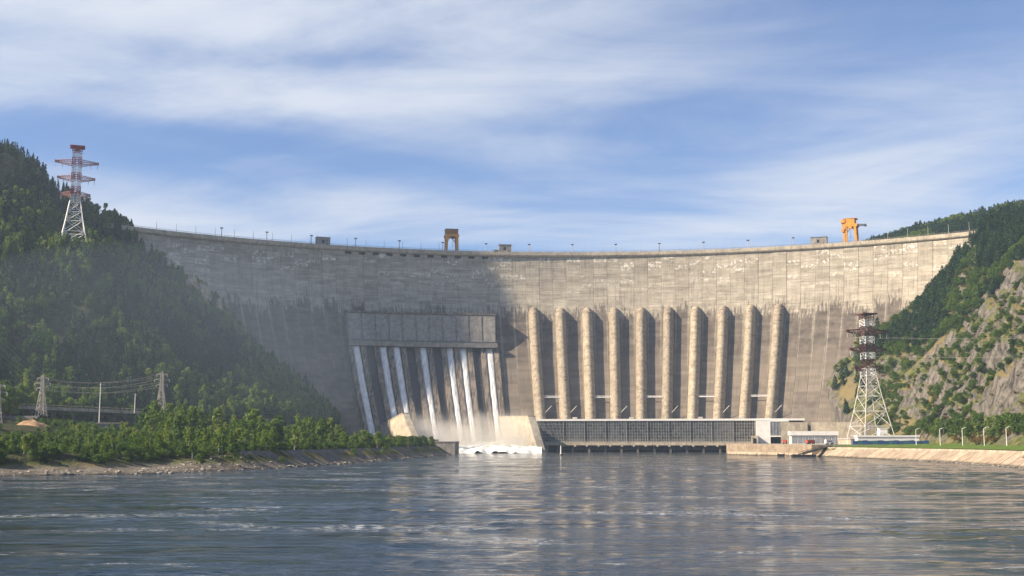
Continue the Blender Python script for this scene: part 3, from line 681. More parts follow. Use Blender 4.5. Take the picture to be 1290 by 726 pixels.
# ------------------------------------------------------------------ powerhouse
PT = radians(8.5); PE = Vector((cos(PT), -sin(PT), 0)); PN = Vector((-sin(PT), -cos(PT), 0)); PO = Vector((DC[0]+455*sin(PT), DC[1]+455*cos(PT), 0)); UP = Vector((0, 0, 1))
ph = empty('powerhouse', PO, -PT)
def PB(x0, x1, y0, y1, z0, z1, name, m, parent=None):
    """box in powerhouse axes: x along, y towards the river is negative"""
    return MB().box(((x0+x1)/2, (y0+y1)/2, (z0+z1)/2), (x1-x0, y1-y0, z1-z0)).build(name, m, parent or ph)
zb, zt_ = 8.6, 26.8
roof = MB().hexa([(-109, -4.6, 27.0), (127, -4.6, 27.0), (127, 46, 27.0), (-109, 46, 27.0), (-109, -4.6, 28.7), (127, -4.6, 28.7), (127, 46, 29.2), (-109, 46, 29.2)]).build('roof', M_WHITE, ph)
PB(-96, 86, 4.5, 44, 2, 26.9, 'hall_wall', M_CDARK)
# leaning glass bays
xb = np.linspace(-96, 86, 11)
for i in range(10):
    x0, x1 = xb[i]+.15, xb[i+1]-.15; lean = 4.0
    tl = -11 if i == 0 else 0
    g = MB().hexa([(x0, .2, zb), (x1, .2, zb), (x1, 2, zb), (x0, 2, zb), (x0+tl, -lean, zt_), (x1, -lean, zt_), (x1, -lean+2, zt_), (x0+tl, -lean+2, zt_)]).build('window_bay', M_GLASS, ph)
    mu = MB()
    for s_ in np.linspace(0, 1, 9):
        xx = x0+(x1-x0)*s_; mu.bar((xx, .1, zb), (xx+tl*(1-s_), -lean-.1, zt_), .13 if 0 < s_ < 1 else .34)
    for s_ in np.linspace(0, 1, 8): mu.bar((x0+tl*s_, .1-(lean+.2)*s_, zb+(zt_-zb)*s_), (x1, .1-(lean+.2)*s_, zb+(zt_-zb)*s_), .12)
    mu.build('mullions', M_MULL, g)
    if i < 9: MB().bar((x1+.15, -.2, zb), (x1+.15, -lean-.3, zt_), .30).build('post', M_DARK, ph)
MB().hexa([(-96.3, .3, zb), (-95.8, .3, zb), (-95.8, 44, zb), (-96.3, 44, zb), (-107.3, -4.0, zt_), (-106.8, -4.0, zt_), (-106.8, 44, zt_), (-107.3, 44, zt_)]).build('end_wall', M_CDARK, ph)
PB(-100, 88, -5.5, 3, 6.0, 8.5, 'deck_beam', M_CONC)
PB(-97, 64, 5, 7, -4, 6.0, 'tailrace_back', M_BLACK)  # black sheet paints the shade inside the tailrace openings
PB(-100, -92, -5, 5, -4, 5.95, 'end_pier', M_CONC)
for x in np.linspace(-84, 56, 11): PB(x-.9, x+.9, -3.5, 4.9, -4, 5.95, 'draft_pier', M_CDARK)
for x in np.linspace(-78, 84, 17): PB(x-.9, x+.9, -6.4, -5.55, 4.9, 6.3, 'bracket', M_CONC)
# service end: white block, glazed box, annex
PB(86.5, 98, -9, 12, 7.4, 26.6, 'white_tower', M_WHITE)
PB(98.2, 113, -10, 12, 13.5, 26.9, 'glazed_box', M_WIN)
e_ = PB(97.9, 113.4, -10.3, -10.02, 13.2, 14.2, 'box_sill', M_WHITE); PB(97.9, 113.4, -10.3, -10.02, 26.0, 26.9, 'box_head', M_WHITE)
for x in np.linspace(98.4, 113, 7): PB(x-.12, x+.12, -10.28, -10.02, 14.2, 26, 'box_mullion', M_MULL)
PB(82, 87.5, -14, -9.2, 7.4, 14.2, 'porch', M_CONC); PB(83.2, 86, -14.12, -14.02, 7.4, 12, 'door', M_BLACK)
PB(113.5, 130, 0, 12, 7.4, 24.5, 'annex', M_CONC)
rl = MB()
for x in np.arange(-96, 88, 2.6): rl.bar((x, -5.2, 8.5), (x, -5.2, 9.6), .09)
rl.bar((-96, -5.2, 9.6), (88, -5.2, 9.6), .09); rl.bar((-96, -5.2, 9.1), (88, -5.2, 9.1), .06); rl.build('deck_railing', M_GALV, ph)
for x in (-70, -20, 40, 75): PB(x-2, x+2, 14, 18, 29.21, 30.6, 'roof_vent', M_GALV)
for x in (117, 121, 125): PB(x-.8, x+.8, -.1, .0-.004, 17.5, 19.2, 'window', M_DARK)
tag(ph, 'long white-roofed powerhouse with leaning dark glass front below the penstocks', 'powerhouse')

# ------------------------------------------------------------------ right quay, revetments, lawn
qw = tag(MB().prism([(155, 865), (191, 765), (200, 765), (200, 1060), (187, 1060), (184, 1032)], -5, 7.5).build('quay', M_SLAB), kind='structure')
def slabs(pa, pb, inner_a, inner_b, zA, zB, n, parent, m, gap=.12):
    """concrete slope slabs between waterline pa->pb and top edge inner_a->inner_b"""
    for i in range(n):
        s0 = i/n+gap/n*.5*.3; s1 = (i+1)/n-gap/n*.5*.3
        a = Vector(pa).lerp(Vector(pb), s0); b = Vector(pa).lerp(Vector(pb), s1); c = Vector(inner_a).lerp(Vector(inner_b), s1); d = Vector(inner_a).lerp(Vector(inner_b), s0)
        z0 = zA; z1 = zB; j = (random.random()-.5)*.10
        mb = MB().hexa([(a.x, a.y, z0-1.0+j), (b.x, b.y, z0-1.0+j), (c.x, c.y, z1-.6+j), (d.x, d.y, z1-.6+j), (a.x, a.y, z0+j), (b.x, b.y, z0+j), (c.x, c.y, z1+j), (d.x, d.y, z1+j)])
        mb.build('slab', m, parent)
rv = empty('revetment_right', (200, 600, 0)); tag(rv, kind='structure'); rv.location = (0, 0, 0)
RW = [(190, 446), (197.5, 500), (204, 557), (203, 620), (200, 700), (198, 742), (191.2, 765)]
for a, b in zip(RW[:-1], RW[1:]):
    L = hypot(b[0]-a[0], b[1]-a[1]); slabs((*a, 0), (*b, 0), (a[0]+9, a[1], 0), (b[0]+9, b[1], 0), -.15, 5.5, max(1, round(L/13)), rv, M_SLAB)
cp = MB()
for a, b in zip(RW[:-1], RW[1:]): cp.hexa([(a[0]+8.4, a[1], 5.0), (b[0]+8.4, b[1], 5.0), (b[0]+10, b[1], 5.0), (a[0]+10, a[1], 5.0), (a[0]+8.4, a[1], 6.0), (b[0]+8.4, b[1], 6.0), (b[0]+10, b[1], 6.0), (a[0]+10, a[1], 6.0)])
cp.build('kerb', M_CONC, rv)
# sloped facing of the quay
qs = empty('revetment_quay'); tag(qs, kind='structure')
slabs((154, 864, 0), (190, 764, 0), (157.5, 866, 0), (193.5, 766, 0), -.3, 7.6, 8, qs, M_SLAB)
lw = MB(); lv = []
ys = np.linspace(446, 764, 40)
V = []
for y in ys:
    x0 = np.interp(y, [p_[1] for p_ in RW], [p_[0] for p_ in RW])+10.05
    for s_ in np.linspace(0, 1, 8):
        x = x0+(283-x0)*s_; V.append((x, y, np.interp(y, [740, 790], [5.7, 7.4])+.45+1.3*s_+.15*float(vn(np.array(x/6), np.array(y/6)))))
F = [(r*8+c, r*8+c+1, (r+1)*8+c+1, (r+1)*8+c) for r in range(39) for c in range(7)]
tag(link('lawn', npmesh('lawn', V, F, M_LAWN, True)), kind='structure')
yard = tag(MB().prism([(200.1, 765), (283, 765), (276, 900), (262, 1000), (200.1, 1060)], 6.0, 7.56).build('yard', M_CGREY), kind='structure')
# left revetment
lr = empty('revetment_left'); tag(lr, kind='structure')
LWp = [(-89.5, 436), (-87, 446), (-74, 520), (-56, 708), (-43, 862)]
for a, b in zip(LWp[:-1], LWp[1:]):
    L = hypot(b[0]-a[0], b[1]-a[1]); slabs((a[0]-4, a[1], 0), (b[0]-4, b[1], 0), (a[0]-11, a[1]+1, 0), (b[0]-11, b[1]+1, 0), .9, 6.3, max(1, round(L/12)), lr, M_CDARK)

# ------------------------------------------------------------------ buildings on the right quay
def simple_building(name, c, size, rz, label, mwall, mroof, glaz=None, bays=0, roof_t=1.2, over=.6, cat='building'):
    r = empty(name, c, rz); L, D, H = size
    MB().box((0, 0, H/2), (L, D, H)).build('wall', mwall, r)
    MB().box((0, 0, H+roof_t/2+.01), (L+2*over, D+2*over, roof_t)).build('roof', mroof, r)
    if glaz:
        w_ = L/bays
        for i in range(bays):
            x = -L/2+w_*(i+.5); o = MB().box((x, -D/2-.06, H*.46), (w_*.86, .12, H*.72)).build('window', glaz, r)
            mu = MB()
            for s_ in (-.22, 0, .22): mu.box((x+w_*s_, -D/2-.16, H*.46), (.14, .08, H*.72))
            mu.build('mullion', M_WHITE, o)
    tag(r, label, cat); return r
simple_building('workshop', at(1027, 557, 880).xy.to_3d()+Vector((0, 6, 7.5)), (33, 11, 6.4), -.10, 'long low white-roofed workshop with pale glazed front on the quay', M_WHITE, M_WHITE, M_WIN, 8, 3.0, .9)
def wall_thing(name, x0, x1, y0, y1, Y0, Y1, label, m=M_CONC, th=1.5):
    a = at(x0, y1, Y0); b = at(x1, y1, Y1); z0 = 7.0; z1 = at(x0, y0, Y0).z; z2 = at(x1, y0, Y1).z
    d = (b-a); d.z = 0; L = d.length; d.normalize(); nrm = Vector((-d.y, d.x, 0)); r = empty(name, ((a.x+b.x)/2, (a.y+b.y)/2, z0), 0)
    n = max(2, round(L/8))
    for i in range(n):
        p0 = a+d*(L*i/n+.03); p1 = a+d*(L*(i+1)/n-.03); h0 = z1+(z2-z1)*(i/n); h1 = z1+(z2-z1)*((i+1)/n)
        q = [(p0.x, p0.y, z0), (p1.x, p1.y, z0), (p1.x+nrm.x*th, p1.y+nrm.y*th, z0), (p0.x+nrm.x*th, p0.y+nrm.y*th, z0), (p0.x, p0.y, h0), (p1.x, p1.y, h1), (p1.x+nrm.x*th, p1.y+nrm.y*th, h1), (p0.x+nrm.x*th, p0.y+nrm.y*th, h0)]
        loc_build(MB().hexa(q), 'panel', m, r)
    tag(r, label, 'wall'); return r
wall_thing('retaining_wall', 1022, 1086, 532, 556, 935, 925, 'long tan retaining wall at the foot of the rocky slope')
wall_thing('retaining_wall', 984, 1018, 532, 556, 975, 972, 'short tan wall against the end of the powerhouse')
# shed row by the tower
TX = at(1104, 553, 800)
simple_building('shed', (TX.x+3, 800-13, 7.3), (40, 7, 5.2), -.02, 'long white flat-roofed shed below the lattice tower', M_WHITE, M_WHITE, None, 0, 1.0, .5)
for i in range(15):
    xx = TX.x-20+i*3.35; mb = MB(); r = empty('container', (xx, 781 if i < 13 else 782, 7.35))
    m_ = (M_BLUE, M_TEAL, M_BLUE)[i % 3]; hh = 2.5+.2*((i*7) % 3)
    MB().box((0, 0, hh/2), (3.0, 2.4, hh)).build('body', m_, r)
    rb = MB()
    for s_ in np.linspace(-1.3, 1.3, 7): rb.box((s_, -1.24, hh/2), (.12, .08, hh*.9))
    rb.build('ribs', m_, r); MB().box((0, 0, hh+.06), (3.1, 2.5, .1)).build('lid', M_GALV, r)
    tag(r, 'blue steel container in the row before the white shed' if i % 3 != 1 else 'teal steel container in the row before the white shed', 'container', 'blue containers before the shed' if i % 3 != 1 else 'teal containers before the shed')
kb = empty('cabin', (TX.x+3.0, 796, 11.2)); MB().box((0, 0, 3.4), (5.2, 4.5, 6.8)).build('wall', M_WHITE, kb); MB().box((0, 0, 6.95), (5.8, 5.1, .3)).build('roof', M_WHITE, kb); MB().box((.8, -2.28, 2.2), (1.2, .06, 2.4)).build('door', M_GALV, kb)
tag(kb, 'white cabin standing between the legs of the lattice tower', 'cabin')
pl = empty('tower_plinth', (TX.x, 812, 7)); MB().box((0, 0, 2.0), (36, 30, 4.2)).build('base', M_CONC, pl); MB().box((0, 0, 4.2), (37, 31, .3)).build('coping', M_WHITE, pl)
tag(pl, 'pale concrete plinth carrying the lattice tower by the quay', 'plinth')

# ------------------------------------------------------------------ vehicles, stairs, pontoons, buoy, lamps
def truck(c, rz, label, m):
    r = empty('truck', c, rz)
    MB().hexa([(-3, -1.2, .9), (1.2, -1.2, .9), (1.2, 1.2, .9), (-3, 1.2, .9), (-3.2, -1.25, 3.0), (1.2, -1.25, 3.0), (1.2, 1.25, 3.0), (-3.2, 1.25, 3.0)]).build('cargo_body', m, r)
    cb = MB().hexa([(1.3, -1.2, .7), (3.3, -1.2, .7), (3.3, 1.2, .7), (1.3, 1.2, .7), (1.3, -1.15, 2.9), (2.8, -1.15, 2.9), (2.8, 1.15, 2.9), (1.3, 1.15, 2.9)]).build('cab', m, r)
    MB().hexa([(3.22, -1, 1.8), (3.26, -1, 1.8), (3.26, 1, 1.8), (3.22, 1, 1.8), (2.9, -1, 2.7), (2.94, -1, 2.7), (2.94, 1, 2.7), (2.9, 1, 2.7)]).build('windscreen', M_GLASS, cb)
    MB().box((0, 0, .75), (6.2, 1.6, .3)).build('chassis', M_DARK, r)
    for x in (-2.2, -1.0, 2.3):
        for sy in (-1, 1): MB().bar((x, sy*.85, .5), (x, sy*1.25, .5), .5, 12).build('wheel', M_TYRE, r)
    tag(r, label, 'truck', 'trucks on the quay')
truck((at(1021, 557, 865).x, 865, 7.56), .3, 'red truck parked before the glazed workshop', M_RED)
truck((at(989, 557, 905).x, 905, 7.56), 1.2, 'red truck parked under the glazed box of the powerhouse', M_RED)
v = empty('van', (at(1045, 556, 840).x, 840, 7.56), .2)
MB().hexa([(-3.2, -1.3, .6), (3.2, -1.3, .6), (3.2, 1.3, .6), (-3.2, 1.3, .6), (-3.1, -1.2, 3.2), (1.9, -1.2, 3.2), (1.9, 1.2, 3.2), (-3.1, 1.2, 3.2)]).build('body', M_WHITE, v)
for x in (-2, 2):
    for sy in (-1, 1): MB().bar((x, sy*.95, .5), (x, sy*1.32, .5), .5, 12).build('wheel', M_TYRE, v)
MB().box((-.6, -1.30, 2.2), (4, .06, .8)).build('side_window', M_GLASS, v); MB().hexa([(3.0, -1.1, 1.7), (3.05, -1.1, 1.7), (3.05, 1.1, 1.7), (3.0, 1.1, 1.7), (2.1, -1.1, 3.0), (2.15, -1.1, 3.0), (2.15, 1.1, 3.0), (2.1, 1.1, 3.0)]).build('windscreen', M_GLASS, v)
tag(v, 'white van parked at the head of the quay stairs', 'van')
# stairs: gangway from the quay top down to the pontoon
A = Vector((207, 770, 7.6)); B = Vector((180, 750, 1.6)); g = empty('gangway', B); mb = MB()
dv_ = (B-A).normalized(); sd = Vector((-dv_.y, dv_.x, 0)).normalized()
for s_ in (-1, 1): loc_build(MB().bar(A+sd*1.6*s_, B+sd*1.6*s_, .35), 'stringer', M_DARK, g)
rl = MB()
for s_ in (-1, 1):
    rl.bar(A+sd*1.6*s_+UP*1.2, B+sd*1.6*s_+UP*1.2, .12)
    for q in np.linspace(0, 1, 9): rl.bar(A.lerp(B, q)+sd*1.6*s_, A.lerp(B, q)+sd*1.6*s_+UP*1.2, .09)
loc_build(rl, 'handrail', M_DARK, g)
for q in np.linspace(.02, .98, 22): loc_build(MB().box(A.lerp(B, q)+UP*.1, (2.2, 3.0, .14)), 'tread', M_CDARK, g)
tag(g, 'dark steel stair leading from the quay down to the pontoon', 'stair')
def pontoon(x, y, L, label, D=4):
    r = empty('pontoon', (x, y, 0), -1.1*0)
    MB().hexa([(-L/2+.6, -D/2, -.8), (L/2-1.2, -D/2, -.8), (L/2-1.2, D/2, -.8), (-L/2+.6, D/2, -.8), (-L/2, -D/2, 1.3), (L/2, -D/2, 1.3), (L/2, D/2, 1.3), (-L/2, D/2, 1.3)]).build('hull', M_DARK, r)
    MB().box((0, 0, 1.4), (L+.2, D+.2, .16)).build('deck', M_CDARK, r)
    for s_ in (-.4, .4): MB().bar((L*s_, 0, 1.45), (L*s_, 0, 2.1), .2, 6).build('bollard', M_DARK, r)
    tag(r, label, 'pontoon'); return r
pontoon(181, 746, 15, 'long dark landing pontoon at the foot of the steel stair')
pontoon(at(1007, 574, 760).x-1.5, 760, 4.6, 'small black float moored nearest the long landing pontoon', 3)
pontoon(at(990, 574, 780).x-3, 780, 4.6, 'small black float moored nearest the powerhouse tailrace', 3)
b = empty('buoy', (X_(706, 830), 830, 0)); MB().bar((0, 0, -.5), (0, 0, .8), 1.9, 14, 1.3).build('float', M_DARK, b); MB().bar((0, 0, .8), (0, 0, 6.6), .5, 8, .38).build('mast', M_WHITE, b)
tag(b, 'white marker post on a dark float in front of the powerhouse', 'buoy')
lamps = [(1150, 750), (1180, 722), (1208, 698), (1235, 672), (1263, 648)]
for i, (x, Y) in enumerate(lamps):
    r = empty('street_lamp', (X_(x, Y), Y, 5.7), 0)
    MB().bar((0, 0, 0), (0, 0, 11.2), .22, 8, .14).build('pole', M_WHITE, r)
    ar = MB().bar((0, 0, 11.1), (1.4, -.6, 11.9), .13, 6).build('arm', M_WHITE, r); MB().box((1.9, -.8, 11.95), (1.2, .5, .3)).build('lamp_head', M_GALV, ar)
    tag(r, 'white street lamp standing on the lawn along the right quay', 'street lamp', 'street lamps on the lawn')

# ------------------------------------------------------------------ lattice transmission towers
def lattice(mb, z0, z1, w0, w1, n, r, legs=True):
    """four-sided lattice between heights"""
    cs = lambda w_: [(-w_, -w_), (w_, -w_), (w_, w_), (-w_, w_)]
    for i in range(n):
        a = z0+(z1-z0)*i/n; b_ = z0+(z1-z0)*(i+1)/n; wa = w0+(w1-w0)*i/n; wb = w0+(w1-w0)*(i+1)/n
        A_ = cs(wa); B_ = cs(wb)
        for j in range(4):
            j2 = (j+1) % 4
            mb.bar((*A_[j], a), (*B_[j], b_), r*1.35); mb.bar((*A_[j], a), (*B_[j2], b_), r*.8); mb.bar((*A_[j2], a), (*B_[j], b_), r*.8); mb.bar((*B_[j], b_), (*B_[j2], b_), r*.8)
    return mb
def big_tower(loc, H, rz, label, red):
    r = empty('transmission_tower', loc, rz); wz = H*.50; W0 = H*.135; W1 = H*.040
    zs_ = [0, H*.10, H*.22, H*.34, wz]; ws = [W0, W0*.86, W0*.68, W0*.52, W1*1.12]
    mb = MB()
    for i in range(4): lattice(mb, zs_[i], zs_[i+1], ws[i], ws[i+1], 1 if i < 3 else 2, .28 if red else .21)
    mb.build('lower_body', M_STEELW if red else mat('dull_white_steel', col=(.58, .57, .54), rough=.6, var=.1), r)
    for i in range(4): MB().box(((-1, 1, 1, -1)[i]*W0, (-1, -1, 1, 1)[i]*W0, -1.5), (2.6, 2.6, 3.4)).build('footing', M_CGREY, r)
    bands = [(wz, H*.56, 1), (H*.56, H*.635, red), (H*.635, H*.69, 1-red if not red else 0), (H*.69, H*.76, red), (H*.76, H*.82, 0), (H*.82, H*.90, red), (H*.90, H*.955, 0), (H*.955, H, red)]
    for i, (a, b_, c) in enumerate(bands):
        m_ = (M_STEELR if red == 1 else M_STEELM) if i % 2 == 1 or (i == 0 and False) else (M_STEELW)
        lattice(MB(), a, b_, W1*1.1 if i == 0 else W1, W1, 2 if i % 2 == 0 else 2, .32 if i % 2 and red else .19).build('mast_section', m_, r)
    MB().box((0, 0, H+.2), (W1*2+4, W1*2+4, .9)).build('top_platform', M_STEELR if red else M_STEELM, r)
    for z, L in ((H*.85, H*.185), (H*.705, H*.16), (H*.555, H*.125)):
        for s_ in (-1, 1):
            mb = MB(); a0 = s_*W1; tip = s_*L
            for dy in (-1, 1):
                mb.bar((a0, dy*W1, z-1.2), (tip, dy*.8, z+.6), .30); mb.bar((a0, dy*W1, z+2.6), (tip, dy*.8, z+1.4), .30)
                for q in range(6):
                    s0 = q/6; s1 = (q+1)/6; P0 = Vector((a0+(tip-a0)*s0, dy*(W1+(.8-W1)*s0), z-1.2+1.8*s0)); P1 = Vector((a0+(tip-a0)*s1, dy*(W1+(.8-W1)*s1), z+2.6-1.2*s1)); mb.bar(P0, P1, .18)
            for q in range(6):
                s0 = q/6; x = a0+(tip-a0)*s0; yw = W1+(.8-W1)*s0; mb.bar((x, -yw, z-1.2+1.8*s0), (x, yw, z-1.2+1.8*s0), .16)
            mb.box((tip-s_*.8, 0, z+1), (2.0, 2.4, 1.6))
            arm = mb.build('crossarm', mat('faded_red_steel', col=(.40, .20, .17), rough=.6) if red else M_STEELM, r)
            ins = MB()
            for q in (.55, .95): ins.bar((a0+(tip-a0)*q, 0, z), (a0+(tip-a0)*q, 0, z-3.4), .22, 6)
            ins.build('insulator', M_GALV, arm)
    tag(r, label, 'pylon', 'tall lattice towers of the river crossing'); return r
LT = Vector((-336, 900, 149.5)); big_tower(LT, 85.5, .35, 'tall red and white lattice tower on the wooded hillside', 1)
RT = Vector((TX.x, 812, 11.35)); big_tower(RT, 84.5, .25, 'tall white lattice tower with shaded red top by the quay', 0)
def small_pylon(px, ytop, Y, H, label, w0=2.6):
    x = X_(px, Y); r = empty('pylon', (x, Y, Z_(ytop, Y)-H)); mb = MB()
    lattice(mb, 0, H*.62, w0, .9, 4, .16); lattice(mb, H*.62, H*.92, .9, .7, 3, .14); mb.bar((-.7, -.7, H*.92), (0, 0, H), .12); mb.bar((.7, .7, H*.92), (0, 0, H), .12); mb.bar((.7, -.7, H*.92), (0, 0, H), .12)
    mb.build('body', M_GALV, r)
    for z, L in ((H*.66, 3.4), (H*.78, 4.4), (H*.90, 3.2)):
        for s_ in (-1, 1):
            a = MB(); a.bar((0, 0, H*0+z), (s_*L, 0, z+.3), .13); a.bar((0, 0, z+1.2), (s_*L, 0, z+.3), .10); arm = a.build('crossarm', M_GALV, r); MB().bar((s_*L, 0, z+.3), (s_*L, 0, z-1.1), .12, 6).build('insulator', M_WHITE, arm)
    tag(r, label, 'pylon'); return r
P1 = small_pylon(55, 472, 690, 24, 'grey lattice pylon above the earth mound at the hill foot')
P2 = small_pylon(205, 467, 720, 26, 'grey lattice pylon rising behind the bank trees at the end of the gallery')
P3 = small_pylon(0, 480, 600, 28, 'grey lattice pylon beside the concrete wall at the hill foot')
def pole(px, y0, Y, H, label):
    r = empty('utility_pole', (X_(px, Y), Y, Z_(y0, Y)-H)); MB().bar((0, 0, 0), (0, 0, H), .28, 8, .18).build('post', M_WHITE, r); MB().bar((-1.2, 0, H-.8), (1.2, 0, H-.8), .1).build('crosspiece', M_GALV, r); tag(r, label, 'pole')
pole(128, 483, 640, 27, 'pale concrete pole standing between the two hill-foot pylons')
pole(172, 496, 730, 12, 'short grey pole on the gallery near its end')
def wire(a, b, sag, label, r=.055):
    a = Vector(a); b = Vector(b); pts = [a.lerp(b, s_)-UP*(sag*4*s_*(1-s_)) for s_ in np.linspace(0, 1, 15)]
    o = MB().path(pts, r, 4).build('power_line', M_GALV); tag(o, label, 'wire', label)
p1 = P1.location; p2 = P2.location; p3 = P3.location
for z, L in ((.66, 3.4), (.78, 4.4), (.90, 3.2)):
    for s_ in (-1, 1):
        wire(p1+Vector((s_*L, 0, 24*z)), p2+Vector((s_*L, 0, 26*z)), 3.6, 'power line sagging between the two hill-foot pylons')
        wire(p1+Vector((s_*L, 0, 24*z)), Vector((-330+s_*4, 640, 24+55+z*40)), 2.0, 'power line climbing the hillside from the pylon above the mound')
for z, L in ((.85, .17), (.705, .15)):
    for s_ in (-1, 1):
        wire(RT+Vector((s_*84.5*L, 0, 84.5*z-3)), Vector((520+s_*14, 600, 84.5*z+30)), 14, 'power line hanging from the tower by the quay towards the rocky slope', .035)

# ------------------------------------------------------------------ left bank structures
G0 = at(8, 511, 700); G1 = at(192, 519, 735); gal = empty('gallery_bridge', (G0.x, G0.y, 10)); d = G1-G0; n = 14
for i in range(n):
    a = G0.lerp(G1, i/n); b = G0.lerp(G1, (i+1)/n-.004)
    loc_build(MB().hexa([(a.x, a.y, a.z-1.6), (b.x, b.y, b.z-1.6), (b.x, b.y+6, b.z-1.6), (a.x, a.y+6, a.z-1.6), (a.x, a.y, a.z+.3), (b.x, b.y, b.z+.3), (b.x, b.y+6, b.z+.3), (a.x, a.y+6, a.z+.3)]), 'span', M_CONC, gal)
    if i % 2 == 0: loc_build(MB().box((a.x+1, a.y+3, a.z-8.6), (1.0, 1.4, 14)), 'column', M_CDARK, gal)
    rl = MB().bar((a.x, a.y, a.z+1.3), (b.x, b.y, b.z+1.3), .08)
    for q in (0, .5): rl.bar(a.lerp(b, q)+UP*.3, a.lerp(b, q)+UP*1.3, .07)
    loc_build(rl, 'railing', M_GALV, gal)
tag(gal, 'long tan concrete gallery bridge running along the hill foot', 'bridge')
md = at(38, 545, 590); V = []; F = []
for r in range(10):
    for c in range(28):
        t = 2*pi*c/28; rr = 1-r/9.; V.append((md.x+17*rr*cos(t)*(1+.18*sin(3*t)), md.y+12*rr*sin(t), 10+9.5*(1-rr**1.6)+1.3*float(vn(np.array(c*.7), np.array(r*.9)))))
F = [(r*28+c, r*28+(c+1) % 28, (r+1)*28+(c+1) % 28, (r+1)*28+c) for r in range(9) for c in range(28)]
o = link('earth_mound', npmesh('earth_mound', V, F, M_TAN, True)); tag(o, 'heap of bare tan earth behind the bank trees', 'mound')
wall_thing('concrete_wall', -30, 48, 524, 540, 640, 640, 'grey concrete wall behind the earth mound', M_CGREY)
simple_building('low_building', (X_(141, 640), 640, 10), (19, 8, 9.0), .1, 'pale grey building half hidden by the bank trees', M_CGREY, M_CGREY, M_WIN, 5, .6, .4)
simple_building('low_building', (X_(400, 880), 880, 10.5), (13, 6, 8.4), .05, 'small pale roofed building at the bank end near the dam', M_CONC, M_CONC, None, 0, .7, .4)
# pale crag on the left hill
def crag(loc, size, label, m=M_ROCK, seed=0):
    V = []; F = []; n, m_ = 10, 12
    for r in range(n):
        ph_ = pi*r/(n-1)
        for c in range(m_):
            t = 2*pi*c/m_; q = .75+.5*float(vn(np.array(c*1.3+seed*9), np.array(r*1.1+seed*4)))
            V.append((size[0]*sin(ph_)*cos(t)*q, size[1]*sin(ph_)*sin(t)*q, size[2]*cos(ph_)*q))
    F = [(r*m_+c, (r+1)*m_+c, (r+1)*m_+(c+1) % m_, r*m_+(c+1) % m_) for r in range(n-1) for c in range(m_)]
    o = link('crag', npmesh('crag', V, F, m, False)); o.location = loc; o['label'] = label; o['category'] = 'rock'; return o
for x, y, Y, s_, lb in ((241, 358, 1035, (5, 5, 9), 'pale upright crag catching sunlight on the left wooded slope'), (253, 372, 1040, (10, 6, 10), 'dark broad crag behind the pale crag on the left slope'), (276, 388, 1045, (3, 4, 8), 'narrow pale crag lower on the left wooded slope')):
    crag(at(x, y, Y), s_, lb, M_ROCK, x)

# ------------------------------------------------------------------ trees
def leaves(C, rad, n, size, flat=.0):
    """n leaf quads round each clump centre"""
    C = np.asarray(C); N = len(C)*n
    ctr = np.repeat(C, n, 0); R_ = np.repeat(rad, n)
    dirs = rng.normal(size=(N, 3)); dirs /= np.linalg.norm(dirs, axis=1)[:, None]
    pos = ctr+dirs*(R_*rng.random(N)**.45)[:, None]*np.array([1, 1, .8])
    nrm = dirs+rng.normal(size=(N, 3))*.55+np.array([0, 0, flat]); nrm /= np.linalg.norm(nrm, axis=1)[:, None]
    u = np.cross(nrm, rng.normal(size=(N, 3))); u /= np.linalg.norm(u, axis=1)[:, None]; v_ = np.cross(nrm, u)
    sz = size*(.6+.8*rng.random(N))[:, None]
    a = pos-u*sz; b = pos+v_*sz*.62; c = pos+u*sz; d = pos-v_*sz*.62
    V = np.stack([a, b, c, d], 1).reshape(-1, 3); return V, np.arange(N*4).reshape(-1, 4)
def deciduous(seed, H, slim, nclump=26, nl=14, lsz=.055):
    global rng; rng = np.random.default_rng(seed); C = []; R_ = []
    for i in range(nclump):
        z = .22+.74*rng.random()**.85; prof = math.sin(pi*min(1, max(0, (z-.12)/.95))**.8)**.75; rr = slim*prof*math.sqrt(rng.random())*1.0; t = rng.random()*2*pi
        C.append((rr*cos(t), rr*sin(t), z)); R_.append(slim*(.30+.22*rng.random())*(.7+.5*prof))
    C.append((0, 0, .93)); R_.append(slim*.25)
    V, F = leaves(np.array(C)*H, np.array(R_)*H, nl, lsz*H, .25); return V, F
def conifer(seed, H, slim):
    global rng; rng = np.random.default_rng(seed); C = []; R_ = []
    for k_ in range(16):
        z = .10+.86*k_/15; w_ = slim*(1-z)**.85+.015; nb = max(1, int(7*(1-z)+1))
        for j in range(nb):
            t = 2*pi*j/nb+rng.random()*1.2; rr = w_*(.45+.4*rng.random()); C.append((rr*cos(t), rr*sin(t), z-.25*rr)); R_.append(.02+w_*.42)
    V, F = leaves(np.array(C)*H, np.array(R_)*H, 7, .042*H, -.1); return V, F
def shrub(seed, H):
    global rng; rng = np.random.default_rng(seed); C = []; R_ = []
    for i in range(12):
        t = rng.random()*2*pi; rr = .55*math.sqrt(rng.random()); z = .2+.5*rng.random()*(1-rr*.7); C.append((rr*cos(t), rr*sin(t), z)); R_.append(.16+.16*rng.random())
    return leaves(np.array(C)*H, np.array(R_)*H, 13, .10*H, .2)
def trunk_mesh(H, top, m, seed=0):
    q = MB(); rr = random.Random(seed); a = Vector((0, 0, -1)); px, py = 0, 0
    for i in range(4):
        b = Vector((px+(rr.random()-.5)*.04*H, py+(rr.random()-.5)*.04*H, H*top*(i+1)/4)); q.bar(a, b, .022*H*(1-.2*i), 6, .022*H*(1-.2*(i+1))); a = b; px, py = b.x, b.y
        if i > 0:
            for _ in range(2):
                t = rr.random()*6.28; q.bar(b, b+Vector((cos(t), sin(t), 1.1))*H*.13, .009*H, 4, .003*H)
    return q.mesh('trunk', m)
CROWN = {}; TRUNK = {}
